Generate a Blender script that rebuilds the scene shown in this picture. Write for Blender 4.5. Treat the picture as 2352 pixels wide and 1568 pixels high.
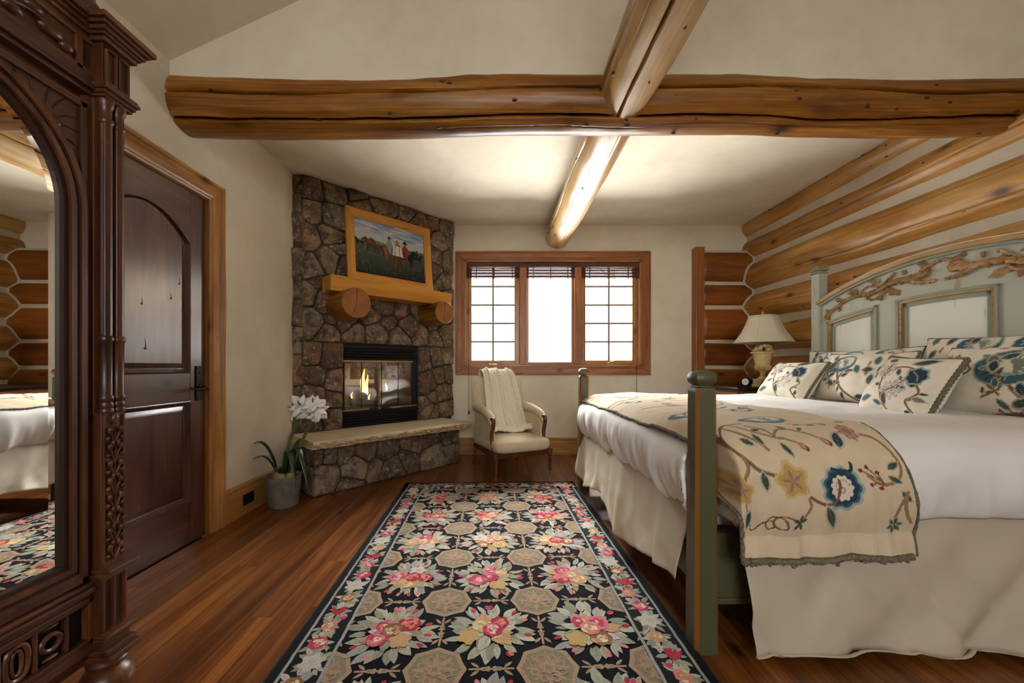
import bpy, bmesh, math, random
import numpy as np
from math import pi, sin, cos, radians
from mathutils import Vector, Matrix

for _o in list(bpy.data.objects):
    bpy.data.objects.remove(_o, do_unlink=True)
SC = bpy.context.scene
COL = SC.collection

# ------------------------------------------------------------------ camera
cam_d = bpy.data.cameras.new('camera')
cam_d.sensor_width = 36.0
cam_d.lens = 36.0 * 910 / 2352
cam_d.shift_x = 26 / 2352
cam_d.shift_y = 58 / 2352
cam_d.clip_start = 0.05
cam = bpy.data.objects.new('camera', cam_d)
cam.location = (0, 0, 1.1)
cam.rotation_euler = (pi / 2, 0, 0)
COL.objects.link(cam)
SC.camera = cam

# ------------------------------------------------------------------ world, portals, exposure
SKY = 6.5
wd = bpy.data.worlds.new('overcast_sky')
SC.world = wd
wd.use_nodes = True
bg = wd.node_tree.nodes['Background']
bg.inputs[0].default_value = (1.0, 0.995, 0.98, 1)
bg.inputs[1].default_value = SKY


def area_light(name, loc, target, sx, sy, radiance, col):
    l = bpy.data.lights.new(name, 'AREA')
    l.shape = 'RECTANGLE'
    l.size, l.size_y = sx, sy
    l.energy = radiance * pi * sx * sy
    l.color = col
    o = bpy.data.objects.new(name, l)
    o.location = loc
    o.rotation_euler = (Vector(target) - Vector(loc)).to_track_quat('-Z', 'Y').to_euler()
    COL.objects.link(o)


# daylight outside the window: bright sky above, sunlit snow below, and unseen fill added behind the camera
area_light('window_sky_light', (.1, 6.9, 4.2), (.6, 3.2, .7), 4.0, 2.2, 150, (1.0, .99, .97))
area_light('window_snow_light', (.4, 8.3, -.40), (.5, 3.0, 2.5), 6.5, 2.0, 38, (1.0, .985, .95))
area_light('rear_fill_light', (.5, -3.3, 2.15), (.6, 2.3, 2.1), 1.9, 1.5, 5.8, (1.0, .985, .95))

SC.view_settings.view_transform = 'Standard'
SC.view_settings.look = 'None'
SC.view_settings.gamma = 1.0
SC.view_settings.use_curve_mapping = False
SC.view_settings.exposure = 0.52
SC.cycles.max_bounces = 7
SC.cycles.diffuse_bounces = 4
SC.cycles.glossy_bounces = 3
SC.cycles.use_adaptive_sampling = True
SC.cycles.adaptive_threshold = 0.09
SC.cycles.transparent_max_bounces = 12
SC.cycles.sample_clamp_indirect = 8

# ------------------------------------------------------------------ helpers
RNG = random.Random(7)


def S(r, g, b):
    def f(c):
        c /= 255.0
        return c / 12.92 if c <= 0.04045 else ((c + 0.055) / 1.055) ** 2.4
    return (f(r), f(g), f(b))


class MB:
    """collects shapes for one mesh"""

    def __init__(self):
        self.v = []
        self.f = []

    def add(self, vs, fs):
        o = len(self.v)
        self.v += [tuple(p) for p in vs]
        self.f += [tuple(i + o for i in q) for q in fs]
        return self

    def box(self, a, b):
        (x0, y0, z0), (x1, y1, z1) = a, b
        x0, x1 = min(x0, x1), max(x0, x1)
        y0, y1 = min(y0, y1), max(y0, y1)
        z0, z1 = min(z0, z1), max(z0, z1)
        vs = [(x0, y0, z0), (x1, y0, z0), (x1, y1, z0), (x0, y1, z0), (x0, y0, z1), (x1, y0, z1), (x1, y1, z1), (x0, y1, z1)]
        return self.add(vs, [(0, 3, 2, 1), (4, 5, 6, 7), (0, 1, 5, 4), (1, 2, 6, 5), (2, 3, 7, 6), (3, 0, 4, 7)])

    def prism(self, poly, axis, a, b):
        """poly: 2D points (counter-clockwise or not), extruded along axis between a and b.
        axis 'x': poly=(y,z); 'y': poly=(x,z); 'z': poly=(x,y)"""
        def P(p, t):
            return {'x': (t, p[0], p[1]), 'y': (p[0], t, p[1]), 'z': (p[0], p[1], t)}[axis]
        n = len(poly)
        vs = [P(p, a) for p in poly] + [P(p, b) for p in poly]
        fs = [tuple(range(n))[::-1], tuple(range(n, 2 * n))]
        for i in range(n):
            j = (i + 1) % n
            fs.append((i, j, n + j, n + i))
        return self.add(vs, fs)

    def lathe(self, prof, c=(0, 0, 0), n=24, axis='z', start=0.0, sweep=2 * pi, sx=1, sy=1):
        """prof: (radius, height)"""
        full = abs(sweep - 2 * pi) < 1e-6
        m = n if full else n + 1
        vs = []
        for r, h in prof:
            for i in range(m):
                t = start + sweep * i / n
                p = (r * cos(t) * sx, r * sin(t) * sy, h)
                if axis == 'x':
                    p = (h, r * cos(t) * sx, r * sin(t) * sy)
                elif axis == 'y':
                    p = (r * cos(t) * sx, h, r * sin(t) * sy)
                vs.append((p[0] + c[0], p[1] + c[1], p[2] + c[2]))
        fs = []
        for k in range(len(prof) - 1):
            for i in range(n):
                j = (i + 1) % m
                fs.append((k * m + i, k * m + j, (k + 1) * m + j, (k + 1) * m + i))
        if full:
            if prof[0][0] > 1e-5:
                fs.append(tuple(range(m))[::-1])
            if prof[-1][0] > 1e-5:
                q = (len(prof) - 1) * m
                fs.append(tuple(range(q, q + m)))
        return self.add(vs, fs)

    def tube(self, pts, rads, n=8, cap=True, flat=1.0):
        pts = [Vector(p) for p in pts]
        if not hasattr(rads, '__len__'):
            rads = [rads] * len(pts)
        up = Vector((0, 0, 1))
        prev = None
        vs = []
        for i, p in enumerate(pts):
            t = (pts[min(i + 1, len(pts) - 1)] - pts[max(i - 1, 0)])
            if t.length < 1e-9:
                t = Vector((0, 0, 1))
            t.normalize()
            if prev is None:
                a = t.orthogonal().normalized() if abs(t.dot(up)) > .98 else t.cross(up).normalized()
            else:
                a = (prev - t * prev.dot(t))
                if a.length < 1e-6:
                    a = t.orthogonal()
                a.normalize()
            prev = a
            b = t.cross(a)
            for k in range(n):
                th = 2 * pi * k / n
                q = p + a * (cos(th) * rads[i]) + b * (sin(th) * rads[i] * flat)
                vs.append(tuple(q))
        fs = []
        m = len(pts)
        for i in range(m - 1):
            for k in range(n):
                j = (k + 1) % n
                fs.append((i * n + k, i * n + j, (i + 1) * n + j, (i + 1) * n + k))
        if cap:
            fs.append(tuple(range(n))[::-1])
            fs.append(tuple(range((m - 1) * n, m * n)))
        return self.add(vs, fs)

    def blob(self, c, r, n=8, m=6, fn=None):
        """ellipsoid with radii r"""
        vs, fs = [], []
        for i in range(m + 1):
            ph = pi * i / m
            for k in range(n):
                th = 2 * pi * k / n
                d = (sin(ph) * cos(th), sin(ph) * sin(th), cos(ph))
                q = fn(d) if fn else 1.0
                vs.append((c[0] + r[0] * d[0] * q, c[1] + r[1] * d[1] * q, c[2] + r[2] * d[2] * q))
        for i in range(m):
            for k in range(n):
                j = (k + 1) % n
                fs.append((i * n + k, (i + 1) * n + k, (i + 1) * n + j, i * n + j))
        return self.add(vs, fs)

    def build(self, name, mat, parent=None, smooth=False, bevel=0.0, seg=2, angle=35):
        me = bpy.data.meshes.new(name)
        me.from_pydata(self.v, [], self.f)
        bm = bmesh.new()
        bm.from_mesh(me)
        bmesh.ops.recalc_face_normals(bm, faces=bm.faces)
        bm.to_mesh(me)
        bm.free()
        me.materials.append(mat)
        o = bpy.data.objects.new(name, me)
        COL.objects.link(o)
        if parent is not None:
            o.parent = parent
        if bevel > 0:
            b = o.modifiers.new('bevel', 'BEVEL')
            b.width = bevel
            b.segments = seg
            b.limit_method = 'ANGLE'
            b.angle_limit = radians(angle)
        if smooth:
            shade(o, 40)
        return o


def shade(o, ang=40):
    me = o.data
    me.polygons.foreach_set('use_smooth', [True] * len(me.polygons))
    bm = bmesh.new()
    bm.from_mesh(me)
    lim = radians(ang)
    for e in bm.edges:
        if len(e.link_faces) == 2 and e.calc_face_angle(0) > lim:
            e.smooth = False
    bm.to_mesh(me)
    bm.free()


def np_grid(name, P, mat, parent=None, cols=None, smooth=True, thick=0.0, closed_u=False):
    """P: (n,m,3) array of points -> one mesh (quads)"""
    n, m = P.shape[:2]
    idx = np.arange(n * m).reshape(n, m)
    if closed_u:
        idx = np.concatenate([idx, idx[:1]], 0)
    a, b, c, d = idx[:-1, :-1], idx[1:, :-1], idx[1:, 1:], idx[:-1, 1:]
    F = np.stack([a, b, c, d], -1).reshape(-1, 4)
    me = bpy.data.meshes.new(name)
    me.vertices.add(n * m)
    me.vertices.foreach_set('co', P.reshape(-1).astype(np.float32))
    me.loops.add(F.size)
    me.loops.foreach_set('vertex_index', F.reshape(-1).astype(np.int32))
    me.polygons.add(len(F))
    me.polygons.foreach_set('loop_start', np.arange(0, F.size, 4, dtype=np.int32))
    if smooth:
        me.polygons.foreach_set('use_smooth', np.ones(len(F), dtype=bool))
    me.update(calc_edges=True)
    me.validate()
    if cols is not None:
        at = me.color_attributes.new('Col', 'FLOAT_COLOR', 'POINT')
        C4 = np.ones((n * m, 4), np.float32)
        C4[:, :3] = cols.reshape(-1, 3)
        at.data.foreach_set('color', C4.reshape(-1))
    me.materials.append(mat)
    o = bpy.data.objects.new(name, me)
    COL.objects.link(o)
    if parent is not None:
        o.parent = parent
    if thick:
        s = o.modifiers.new('thick', 'SOLIDIFY')
        s.thickness = thick
        s.offset = -1
    return o


def tag(o, label=None, cat=None, group=None, kind=None):
    if label:
        o['label'] = label
    if cat:
        o['category'] = cat
    if group:
        o['group'] = group
    if kind:
        o['kind'] = kind
    return o


def empty(name, loc=(0, 0, 0), rz=0.0):
    o = bpy.data.objects.new(name, None)
    o.empty_display_size = .1
    o.location = loc
    o.rotation_euler = (0, 0, rz)
    COL.objects.link(o)
    return o


def dup(o, parent, loc=None, rot=None, scale=None):
    c = o.copy()
    COL.objects.link(c)
    c.parent = parent
    if loc is not None:
        c.location = loc
    if rot is not None:
        c.rotation_euler = rot
    if scale is not None:
        c.scale = scale
    return c


# ---- numpy value noise
def _h(ix, iy, iz, seed):
    n = (ix.astype(np.int64) * 374761393 + iy.astype(np.int64) * 668265263 + iz.astype(np.int64) * 2147483647 + seed * 1274126177) & 0xFFFFFFFF
    n = ((n ^ (n >> 13)) * 1274126177) & 0xFFFFFFFF
    n = (n ^ (n >> 16)) & 0xFFFFFFFF
    return n / 4294967295.0


def vn(x, y, z=0.0, seed=0):
    x, y, z = np.broadcast_arrays(np.asarray(x, float), np.asarray(y, float), np.asarray(z, float))
    ix, iy, iz = np.floor(x), np.floor(y), np.floor(z)
    fx, fy, fz = x - ix, y - iy, z - iz
    fx, fy, fz = [t * t * (3 - 2 * t) for t in (fx, fy, fz)]
    r = 0
    for a in (0, 1):
        for b in (0, 1):
            for c in (0, 1):
                w = (fx if a else 1 - fx) * (fy if b else 1 - fy) * (fz if c else 1 - fz)
                r = r + w * _h(ix + a, iy + b, iz + c, seed)
    return r * 2 - 1


def fbm(x, y, z=0.0, seed=0, o=3):
    r, a = 0, 1.0
    for i in range(o):
        r = r + a * vn(np.asarray(x) * 2 ** i, np.asarray(y) * 2 ** i, np.asarray(z) * 2 ** i, seed + i * 17)
        a *= .5
    return r


def sstep(a, b, x):
    t = np.clip((np.asarray(x, float) - a) / (b - a), 0, 1)
    return t * t * (3 - 2 * t)


# ------------------------------------------------------------------ materials
class NT:
    def __init__(self, name):
        self.m = bpy.data.materials.new(name)
        self.m.use_nodes = True
        self.t = self.m.node_tree
        self.b = self.t.nodes['Principled BSDF']
        self.out = self.t.nodes['Material Output']

    def n(self, typ, **kw):
        nd = self.t.nodes.new(typ)
        for k, v in kw.items():
            setattr(nd, k, v)
        return nd

    def l(self, a, b):
        self.t.links.new(a, b)

    def set(self, key, v):
        self.b.inputs[key].default_value = v

    def coords(self, scale=(1, 1, 1), rnd=True, kind='Object'):
        tc = self.n('ShaderNodeTexCoord')
        src = tc.outputs[kind]
        if rnd:
            oi = self.n('ShaderNodeObjectInfo')
            mu = self.n('ShaderNodeMath', operation='MULTIPLY')
            mu.inputs[1].default_value = 37.0
            self.l(oi.outputs['Random'], mu.inputs[0])
            ad = self.n('ShaderNodeVectorMath', operation='ADD')
            self.l(src, ad.inputs[0])
            self.l(mu.outputs[0], ad.inputs[1])
            src = ad.outputs[0]
        mp = self.n('ShaderNodeMapping')
        mp.inputs['Scale'].default_value = scale
        self.l(src, mp.inputs['Vector'])
        return mp.outputs[0]

    def noise(self, vec, scale=5, detail=4, rough=.55, dist=0.0):
        nz = self.n('ShaderNodeTexNoise')
        nz.inputs['Scale'].default_value = scale
        nz.inputs['Detail'].default_value = detail
        nz.inputs['Roughness'].default_value = rough
        nz.inputs['Distortion'].default_value = dist
        self.l(vec, nz.inputs['Vector'])
        return nz.outputs['Fac']

    def ramp(self, fac, stops, interp='LINEAR'):
        r = self.n('ShaderNodeValToRGB')
        r.color_ramp.interpolation = interp
        els = r.color_ramp.elements
        while len(els) < len(stops):
            els.new(0.5)
        for e, (p, c) in zip(els, stops):
            e.position = p
            e.color = (*c, 1) if len(c) == 3 else c
        self.l(fac, r.inputs[0])
        return r.outputs[0]

    def mix(self, fac, a, b, mode='MIX'):
        x = self.n('ShaderNodeMix', data_type='RGBA', blend_type=mode)
        for s, v in ((x.inputs[0], fac), (x.inputs[6], a), (x.inputs[7], b)):
            if isinstance(v, (int, float)):
                s.default_value = v
            elif isinstance(v, tuple):
                s.default_value = (*v, 1) if len(v) == 3 else v
            else:
                self.l(v, s)
        return x.outputs[2]

    def maprange(self, v, a, b, c, d):
        x = self.n('ShaderNodeMapRange')
        self.l(v, x.inputs[0])
        for i, q in enumerate((a, b, c, d)):
            x.inputs[i + 1].default_value = q
        return x.outputs[0]

    def bump(self, h, strength=.2, dist=.01):
        b = self.n('ShaderNodeBump')
        b.inputs['Strength'].default_value = strength
        b.inputs['Distance'].default_value = dist
        self.l(h, b.inputs['Height'])
        self.l(b.outputs[0], self.b.inputs['Normal'])
        return b

    def rand_value(self, col, lo=.85, hi=1.15):
        oi = self.n('ShaderNodeObjectInfo')
        hs = self.n('ShaderNodeHueSaturation')
        self.l(self.maprange(oi.outputs['Random'], 0, 1, lo, hi), hs.inputs['Value'])
        self.l(col, hs.inputs['Color'])
        return hs.outputs[0]

    def base(self, col):
        if isinstance(col, tuple):
            self.b.inputs['Base Color'].default_value = (*col, 1)
        else:
            self.l(col, self.b.inputs['Base Color'])


def mat_plain(name, col, rough=.5, metal=0.0, spec=.5, coat=0.0, nscale=0, namt=.12, bump=0.0, bscale=60):
    k = NT(name)
    if nscale:
        v = k.coords(rnd=False)
        f = k.noise(v, nscale, 4)
        k.base(k.ramp(f, [(.3, tuple(c * (1 - namt) for c in col)), (.7, tuple(min(1, c * (1 + namt)) for c in col))]))
    else:
        k.base(col)
    if bump:
        k.bump(k.noise(k.coords(rnd=False), bscale, 3), bump, .004)
    k.set('Roughness', rough)
    k.set('Metallic', metal)
    k.set('Specular IOR Level', spec)
    k.set('Coat Weight', coat)
    k.set('Coat Roughness', .15)
    return k.m


def mat_wood(name, dark, mid, light, axis='x', along=1.2, across=9.0, rough=.45, knots=0.0, bump=.12, vary=(.85, 1.15), coat=0.0, fine=.5, spec=.5, patch=.35):
    k = NT(name)
    i = 'xyz'.index(axis)
    sc = [across] * 3
    sc[i] = along
    v = k.coords(tuple(sc))
    f = k.noise(v, 1.0, 4, .62, .6)
    c = k.ramp(f, [(.28, dark), (.5, mid), (.74, light)])
    sc2 = [across * 9] * 3
    sc2[i] = along * 1.6
    f2 = k.noise(k.coords(tuple(sc2)), 1.0, 3, .6)
    g = k.ramp(f2, [(.38, (1 - fine * .55,) * 3), (.6, (1, 1, 1))])
    c = k.mix(1.0, c, g, 'MULTIPLY')
    # large soft patches
    sc3 = [2.2] * 3
    sc3[i] = .7
    f3 = k.noise(k.coords(tuple(sc3)), 1.0, 3)
    p = k.ramp(f3, [(.35, (1 - patch, 1 - patch * 1.1, 1 - patch * 1.2)), (.65, (1, 1, 1))])
    c = k.mix(1.0, c, p, 'MULTIPLY')
    if knots:
        sk = [4.6] * 3
        sk[i] = 2.2
        vo = k.n('ShaderNodeTexVoronoi')
        vo.inputs['Scale'].default_value = 1.0
        vo.inputs['Randomness'].default_value = 1.0
        k.l(k.coords(tuple(sk)), vo.inputs['Vector'])
        kd = k.ramp(vo.outputs['Distance'], [(.04 + knots * .05, (1, 1, 1)), (.07 + knots * .08, (.5, .5, .5)), (.12 + knots * .15, (0, 0, 0))])
        c = k.mix(kd, c, tuple(x * .28 for x in dark))
    c = k.rand_value(c, *vary)
    k.base(c)
    k.bump(f2, bump, .003)
    k.set('Roughness', rough)
    k.set('Specular IOR Level', spec)
    k.set('Coat Weight', coat)
    k.set('Coat Roughness', .22)
    return k.m


def mat_attr(name, rough=.9, bump=.3, bscale=400, mottle=.12, sheen=.2, mscale=60):
    """colours from the mesh's own colour attribute (woven or stitched colours)"""
    k = NT(name)
    a = k.n('ShaderNodeVertexColor', layer_name='Col')
    f = k.noise(k.coords(rnd=False), mscale, 3)
    g = k.ramp(f, [(.3, (1 - mottle * 2,) * 3), (.7, (1, 1, 1))])
    k.base(k.mix(1.0, a.outputs[0], g, 'MULTIPLY'))
    if bump:
        k.bump(k.noise(k.coords(rnd=False), bscale, 2), bump, .002)
    k.set('Roughness', rough)
    k.set('Specular IOR Level', .2)
    k.set('Sheen Weight', sheen)
    return k.m


def mat_emit(name, col, strength):
    k = NT(name)
    e = k.n('ShaderNodeEmission')
    e.inputs[0].default_value = (*col, 1)
    e.inputs[1].default_value = strength
    k.l(e.outputs[0], k.out.inputs[0])
    return k.m


def mat_glass(name, gloss=.1, tint=(1, 1, 1), rough=0.0):
    k = NT(name)
    t = k.n('ShaderNodeBsdfTransparent')
    t.inputs[0].default_value = (*tint, 1)
    g = k.n('ShaderNodeBsdfGlossy')
    g.inputs['Roughness'].default_value = rough
    lw = k.n('ShaderNodeFresnel')
    lw.inputs[0].default_value = 1.45
    x = k.n('ShaderNodeMixShader')
    mu = k.n('ShaderNodeMath', operation='MULTIPLY_ADD')
    mu.inputs[1].default_value = 1.0
    mu.inputs[2].default_value = gloss
    mu.use_clamp = True
    k.l(lw.outputs[0], mu.inputs[0])
    k.l(mu.outputs[0], x.inputs[0])
    k.l(t.outputs[0], x.inputs[1])
    k.l(g.outputs[0], x.inputs[2])
    k.l(x.outputs[0], k.out.inputs[0])
    return k.m


def mat_plaster():
    k = NT('plaster')
    v = k.coords(rnd=False)
    f = k.noise(v, 1.3, 5, .6)
    c = k.ramp(f, [(.3, S(216, 206, 184)), (.55, S(227, 218, 198)), (.8, S(234, 226, 209))])
    f2 = k.noise(v, 7, 4)
    c = k.mix(1.0, c, k.ramp(f2, [(.3, (.95, .945, .935)), (.6, (1, 1, 1))]), 'MULTIPLY')
    k.base(c)
    k.bump(k.noise(v, 9, 4), .12, .01)
    k.set('Roughness', .85)
    k.set('Specular IOR Level', .25)
    return k.m


def mat_stone():
    k = NT('fieldstone')
    oi = k.n('ShaderNodeObjectInfo')
    b1 = k.ramp(oi.outputs['Random'], [(0.0, S(140, 118, 92)), (.2, S(110, 92, 72)), (.4, S(154, 120, 88)), (.55, S(136, 126, 104)), (.7, S(104, 80, 64)), (.85, S(162, 146, 118)), (1.0, S(130, 98, 78))])
    v = k.coords((1, 1, 1))
    f = k.noise(v, 9, 4, .65, .5)
    c = k.mix(k.ramp(f, [(.42, (0, 0, 0)), (.62, (1, 1, 1))]), b1, S(78, 66, 56))
    f2 = k.noise(v, 26, 5, .7)
    c = k.mix(k.ramp(f2, [(.55, (0, 0, 0)), (.66, (.85, .85, .85))]), c, S(178, 166, 138))
    f4 = k.noise(v, 4, 3)
    c = k.mix(k.ramp(f4, [(.55, (0, 0, 0)), (.7, (.55, .55, .55))]), c, S(128, 84, 56))
    f3 = k.noise(v, 60, 3, .7)
    c = k.mix(1.0, c, k.ramp(f3, [(.3, (.62, .62, .62)), (.6, (1, 1, 1))]), 'MULTIPLY')
    k.base(c)
    k.bump(k.noise(v, 30, 4, .7), .7, .012)
    k.set('Roughness', .85)
    k.set('Specular IOR Level', .3)
    return k.m


M = {}
M['plaster'] = mat_plaster()
M['stone'] = mat_stone()
M['mortar'] = mat_plain('mortar', S(70, 60, 50), .95, nscale=30)
M['chink'] = mat_plain('chinking', S(196, 186, 166), .9, nscale=8, namt=.06, bump=.15)
M['slab'] = mat_plain('sandstone', S(196, 180, 150), .8, nscale=12, namt=.1, bump=.35, bscale=45)
M['slab_edge'] = mat_plain('sandstone_chipped', S(184, 160, 126), .9, nscale=18, namt=.22, bump=.9, bscale=38)
LOGC = (S(164, 108, 38), S(206, 152, 76), S(224, 184, 120))
M['log_pale'] = mat_wood('pale_log_wood', S(166, 118, 60), S(212, 172, 112), S(232, 206, 164), axis='x', along=.9, across=7, rough=.34, knots=.5, vary=(.98, 1.02), fine=.4)
M['log'] = mat_wood('log_wood', *LOGC, axis='x', along=.9, across=7, rough=.38, knots=.55, vary=(.88, 1.1), fine=.5)
M['log_beam'] = mat_wood('beam_wood', S(108, 60, 10), S(168, 106, 28), S(204, 150, 64), axis='x', along=.9, across=8, rough=.42, knots=.8, vary=(.95, 1.05), fine=.75, patch=.4)
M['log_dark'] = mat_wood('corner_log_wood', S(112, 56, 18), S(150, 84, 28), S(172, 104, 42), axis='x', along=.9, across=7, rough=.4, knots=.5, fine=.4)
M['endgrain'] = mat_plain('log_end_grain', S(168, 112, 54), .6, nscale=22, namt=.25)
M['plank'] = mat_wood('floor_plank_wood', S(84, 40, 16), S(134, 76, 32), S(170, 110, 52), axis='y', along=.8, across=16, rough=.34, knots=.25, vary=(.68, 1.2), fine=.8, bump=.1, spec=.45, patch=.25)
for _a in 'xyz':
    M['trim_' + _a] = mat_wood('pine_trim_' + _a, S(164, 106, 44), S(196, 142, 74), S(214, 168, 106), axis=_a, along=1.5, across=11, rough=.32, knots=.35, fine=.4, vary=(.92, 1.08))
    M['win_' + _a] = mat_wood('window_wood_' + _a, S(136, 74, 30), S(170, 102, 46), S(190, 126, 68), axis=_a, along=1.5, across=11, rough=.38, knots=.25, fine=.35, vary=(.92, 1.06))
    M['arm_' + _a] = mat_wood('armoire_wood_' + _a, S(62, 32, 18), S(94, 54, 30), S(126, 78, 44), axis=_a, along=1.5, across=12, rough=.38, fine=.5, vary=(.9, 1.1), coat=.08)
    M['door_' + _a] = mat_wood('door_wood_' + _a, S(66, 36, 26), S(100, 60, 44), S(130, 84, 60), axis=_a, along=1.2, across=9, rough=.36, fine=.4, vary=(.94, 1.04), knots=.15, coat=.8, patch=.45)
M['maple'] = mat_wood('honey_pine', S(186, 120, 34), S(210, 146, 52), S(222, 164, 78), axis='x', along=1.0, across=10, rough=.4, fine=.25, knots=.12, vary=(.97, 1.03), patch=.12)
M['maple_z'] = mat_wood('honey_pine_upright', S(186, 120, 34), S(210, 146, 52), S(222, 164, 78), axis='z', along=1.0, across=10, rough=.4, fine=.25, knots=.12, vary=(.97, 1.03), patch=.12)
M['iron'] = mat_plain('dark_iron', S(34, 30, 27), .42, metal=.7, nscale=30)
M['black'] = mat_plain('black_metal', S(14, 14, 15), .5, spec=.4)
M['brass'] = mat_plain('pale_brass', S(176, 150, 104), .35, metal=.8)
M['glass'] = mat_glass('window_glass', .0)
M['fireglass'] = mat_glass('fire_glass', .10, (.85, .85, .86), .02)
M['linen'] = mat_plain('upholstery_linen', S(206, 192, 164), .9, nscale=10, namt=.05, bump=.2, bscale=300)
M['walnut'] = mat_wood('chair_walnut', S(66, 28, 10), S(104, 52, 20), S(134, 74, 32), axis='z', along=2, across=14, rough=.35, fine=.4, coat=.2)
M['white_cloth'] = mat_plain('white_cotton', S(229, 228, 227), .85, nscale=5, namt=.02, bump=.1, bscale=250)
M['skirt_cloth'] = mat_plain('ivory_sateen', S(190, 180, 160), .55, nscale=4, namt=.03)
M['knit'] = mat_plain('cream_knit', S(232, 226, 206), .95, nscale=40, namt=.06, bump=.4, bscale=220)
M['greenpaint'] = None


def mat_greenpaint(name, paint, worn):
    k = NT(name)
    v = k.coords((9, 9, 1.6))
    f = k.noise(v, 1.2, 5, .6)
    wood = k.ramp(k.noise(k.coords((30, 30, 2)), 1, 3), [(.3, tuple(c * .7 for c in worn)), (.7, worn)])
    m = k.mix(k.ramp(f, [(.60, (0, 0, 0)), (.68, (.8, .8, .8))]), paint, wood)
    k.base(m)
    k.set('Roughness', .42)
    k.bump(f, .1, .003)
    return k.m


M['green'] = mat_greenpaint('olive_paint', S(80, 80, 54), S(136, 86, 36))
M['sage'] = mat_greenpaint('sage_paint', S(178, 181, 166), S(170, 140, 92))
M['sage_dark'] = mat_greenpaint('sage_grey_paint', S(140, 146, 124), S(160, 132, 92))
M['wornwood'] = mat_greenpaint('worn_post_edge', S(136, 86, 36), S(88, 84, 58))
# ------------------------------------------------------------------ the room shell
XL, XR, YB, ZC = -1.925, 3.14, 4.98, 2.88
YR = -2.7          # wall behind the camera
YG = 2.305         # gable wall above the cross beam
RX, RZ, SR = 1.0, ZC + .467 * 2.925, .32


def struct(o, label, group=None):
    return tag(o, label, None, group, 'structure')


def log_mesh(name, p0, p1, r0, r1, mat, parent=None, nseg=48, nring=60, seed=0, lump=.035, wander=.008, cracks=(), cap=True, flat0=None):
    """round log; local x runs along it. cracks: (theta, s0, s1, width, depth, wobble)"""
    p0, p1 = Vector(p0), Vector(p1)
    L = (p1 - p0).length
    s = np.linspace(0, 1, nring)[:, None]
    th = np.linspace(0, 2 * pi, nseg, endpoint=False)[None, :]
    x = s * L
    r = r0 + (r1 - r0) * s
    cx, cy = np.cos(th), np.sin(th)
    rad = r * (1 + lump * fbm(x * 2.2 + 0 * th, cx * 1.3 + 5, cy * 1.3, seed, 2) + lump * .35 * vn(x * 9, cx * 3, cy * 3, seed + 9))
    for (t0, s0, s1, w, d, wob) in cracks:
        tc = t0 + wob * fbm(x * 1.3, seed + 3.3, t0, seed + 5, 3)
        dt = np.abs((th - tc + pi) % (2 * pi) - pi) * r
        env = sstep(s0, s0 + .03, s) * (1 - sstep(s1 - .03, s1, s))
        ww = w * (.55 + .45 * np.abs(vn(x * 4, t0, 1.0, seed + 8)) + .3)
        rad = rad - d * env * np.clip(1 - dt / ww, 0, 1) ** .7
    oy = wander * fbm(x * .9, 1.1, 0, seed + 2, 2)
    oz = wander * fbm(x * .9, 7.1, 0, seed + 4, 2)
    P = np.stack([np.broadcast_to(x, rad.shape), rad * cx + oy, rad * cy + oz], -1)
    P = np.transpose(P, (1, 0, 2))  # around first
    o = np_grid(name, P, mat, None, closed_u=True)
    if cap:
        bm = bmesh.new()
        bm.from_mesh(o.data)
        bmesh.ops.holes_fill(bm, edges=[e for e in bm.edges if e.is_boundary], sides=0)
        bmesh.ops.recalc_face_normals(bm, faces=bm.faces)
        bm.to_mesh(o.data)
        bm.free()
    d = (p1 - p0).normalized()
    o.rotation_euler = d.to_track_quat('X', 'Z').to_euler()
    o.location = p0
    if parent is not None:
        o.parent = parent
    return o


# floor: sub-floor and single boards
sub = MB().box((XL - .15, YR - .15, -.12), (XR + .35, YB + .25, -.022)).build('floor', M['mortar'])
struct(sub, 'reddish brown wide-plank wooden floor')
PW = .1165
rg = random.Random(3)
plank_cache = {}
x = XL + .002
row = 0
while x < XR + .1:
    y = YR + rg.uniform(-1.6, 0)
    while y < YB + .2:
        L = rg.choice([1.2, 1.5, 1.8, 2.2, 2.6])
        y1 = min(y + L, YB + .2)
        ya = max(y, YR - .1)
        if y1 - ya > .05:
            key = round(y1 - ya, 2)
            if key not in plank_cache:
                ob = MB().box((0.0008, 0, -.024), (PW - .0008, key - .0012, 0)).build('plank', M['plank'], sub)
                plank_cache[key] = ob
            else:
                ob = dup(plank_cache[key], sub)
            ob.location = (x, ya, 0)
        y = y1
    x += PW
    row += 1

# left wall with the door opening
DY0, DY1, DZ = 1.735, 2.597, 2.195
wl = MB()
wl.box((XL - .16, YR - .15, -.02), (XL, DY0 - .012, ZC + .02))
wl.box((XL - .16, DY1 + .012, -.02), (XL, YB + .2, ZC + .02))
wl.box((XL - .16, DY0 - .012, DZ + .012), (XL, DY1 + .012, ZC + .02))
wl.box((XL - .2, DY0 - .1, -.02), (XL - .14, DY1 + .1, DZ + .1))
wall_left = struct(wl.build('wall_left', M['plaster']), 'cream plaster wall with the dark wooden door')

# back wall with the window opening
WX0, WX1, WZ0, WZ1 = -.455, 1.765, 1.105, 2.44
wb = MB()
wb.box((XL - .16, YB, -.02), (WX0, YB + .2, ZC + .06))
wb.box((WX1, YB, -.02), (XR + .3, YB + .2, ZC + .06))
wb.box((WX0, YB, -.02), (WX1, YB + .2, WZ0))
wb.box((WX0, YB, WZ1), (WX1, YB + .2, ZC + .06))
wall_back = struct(wb.build('wall_back', M['plaster']), 'cream plaster wall around the wide window')

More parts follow.
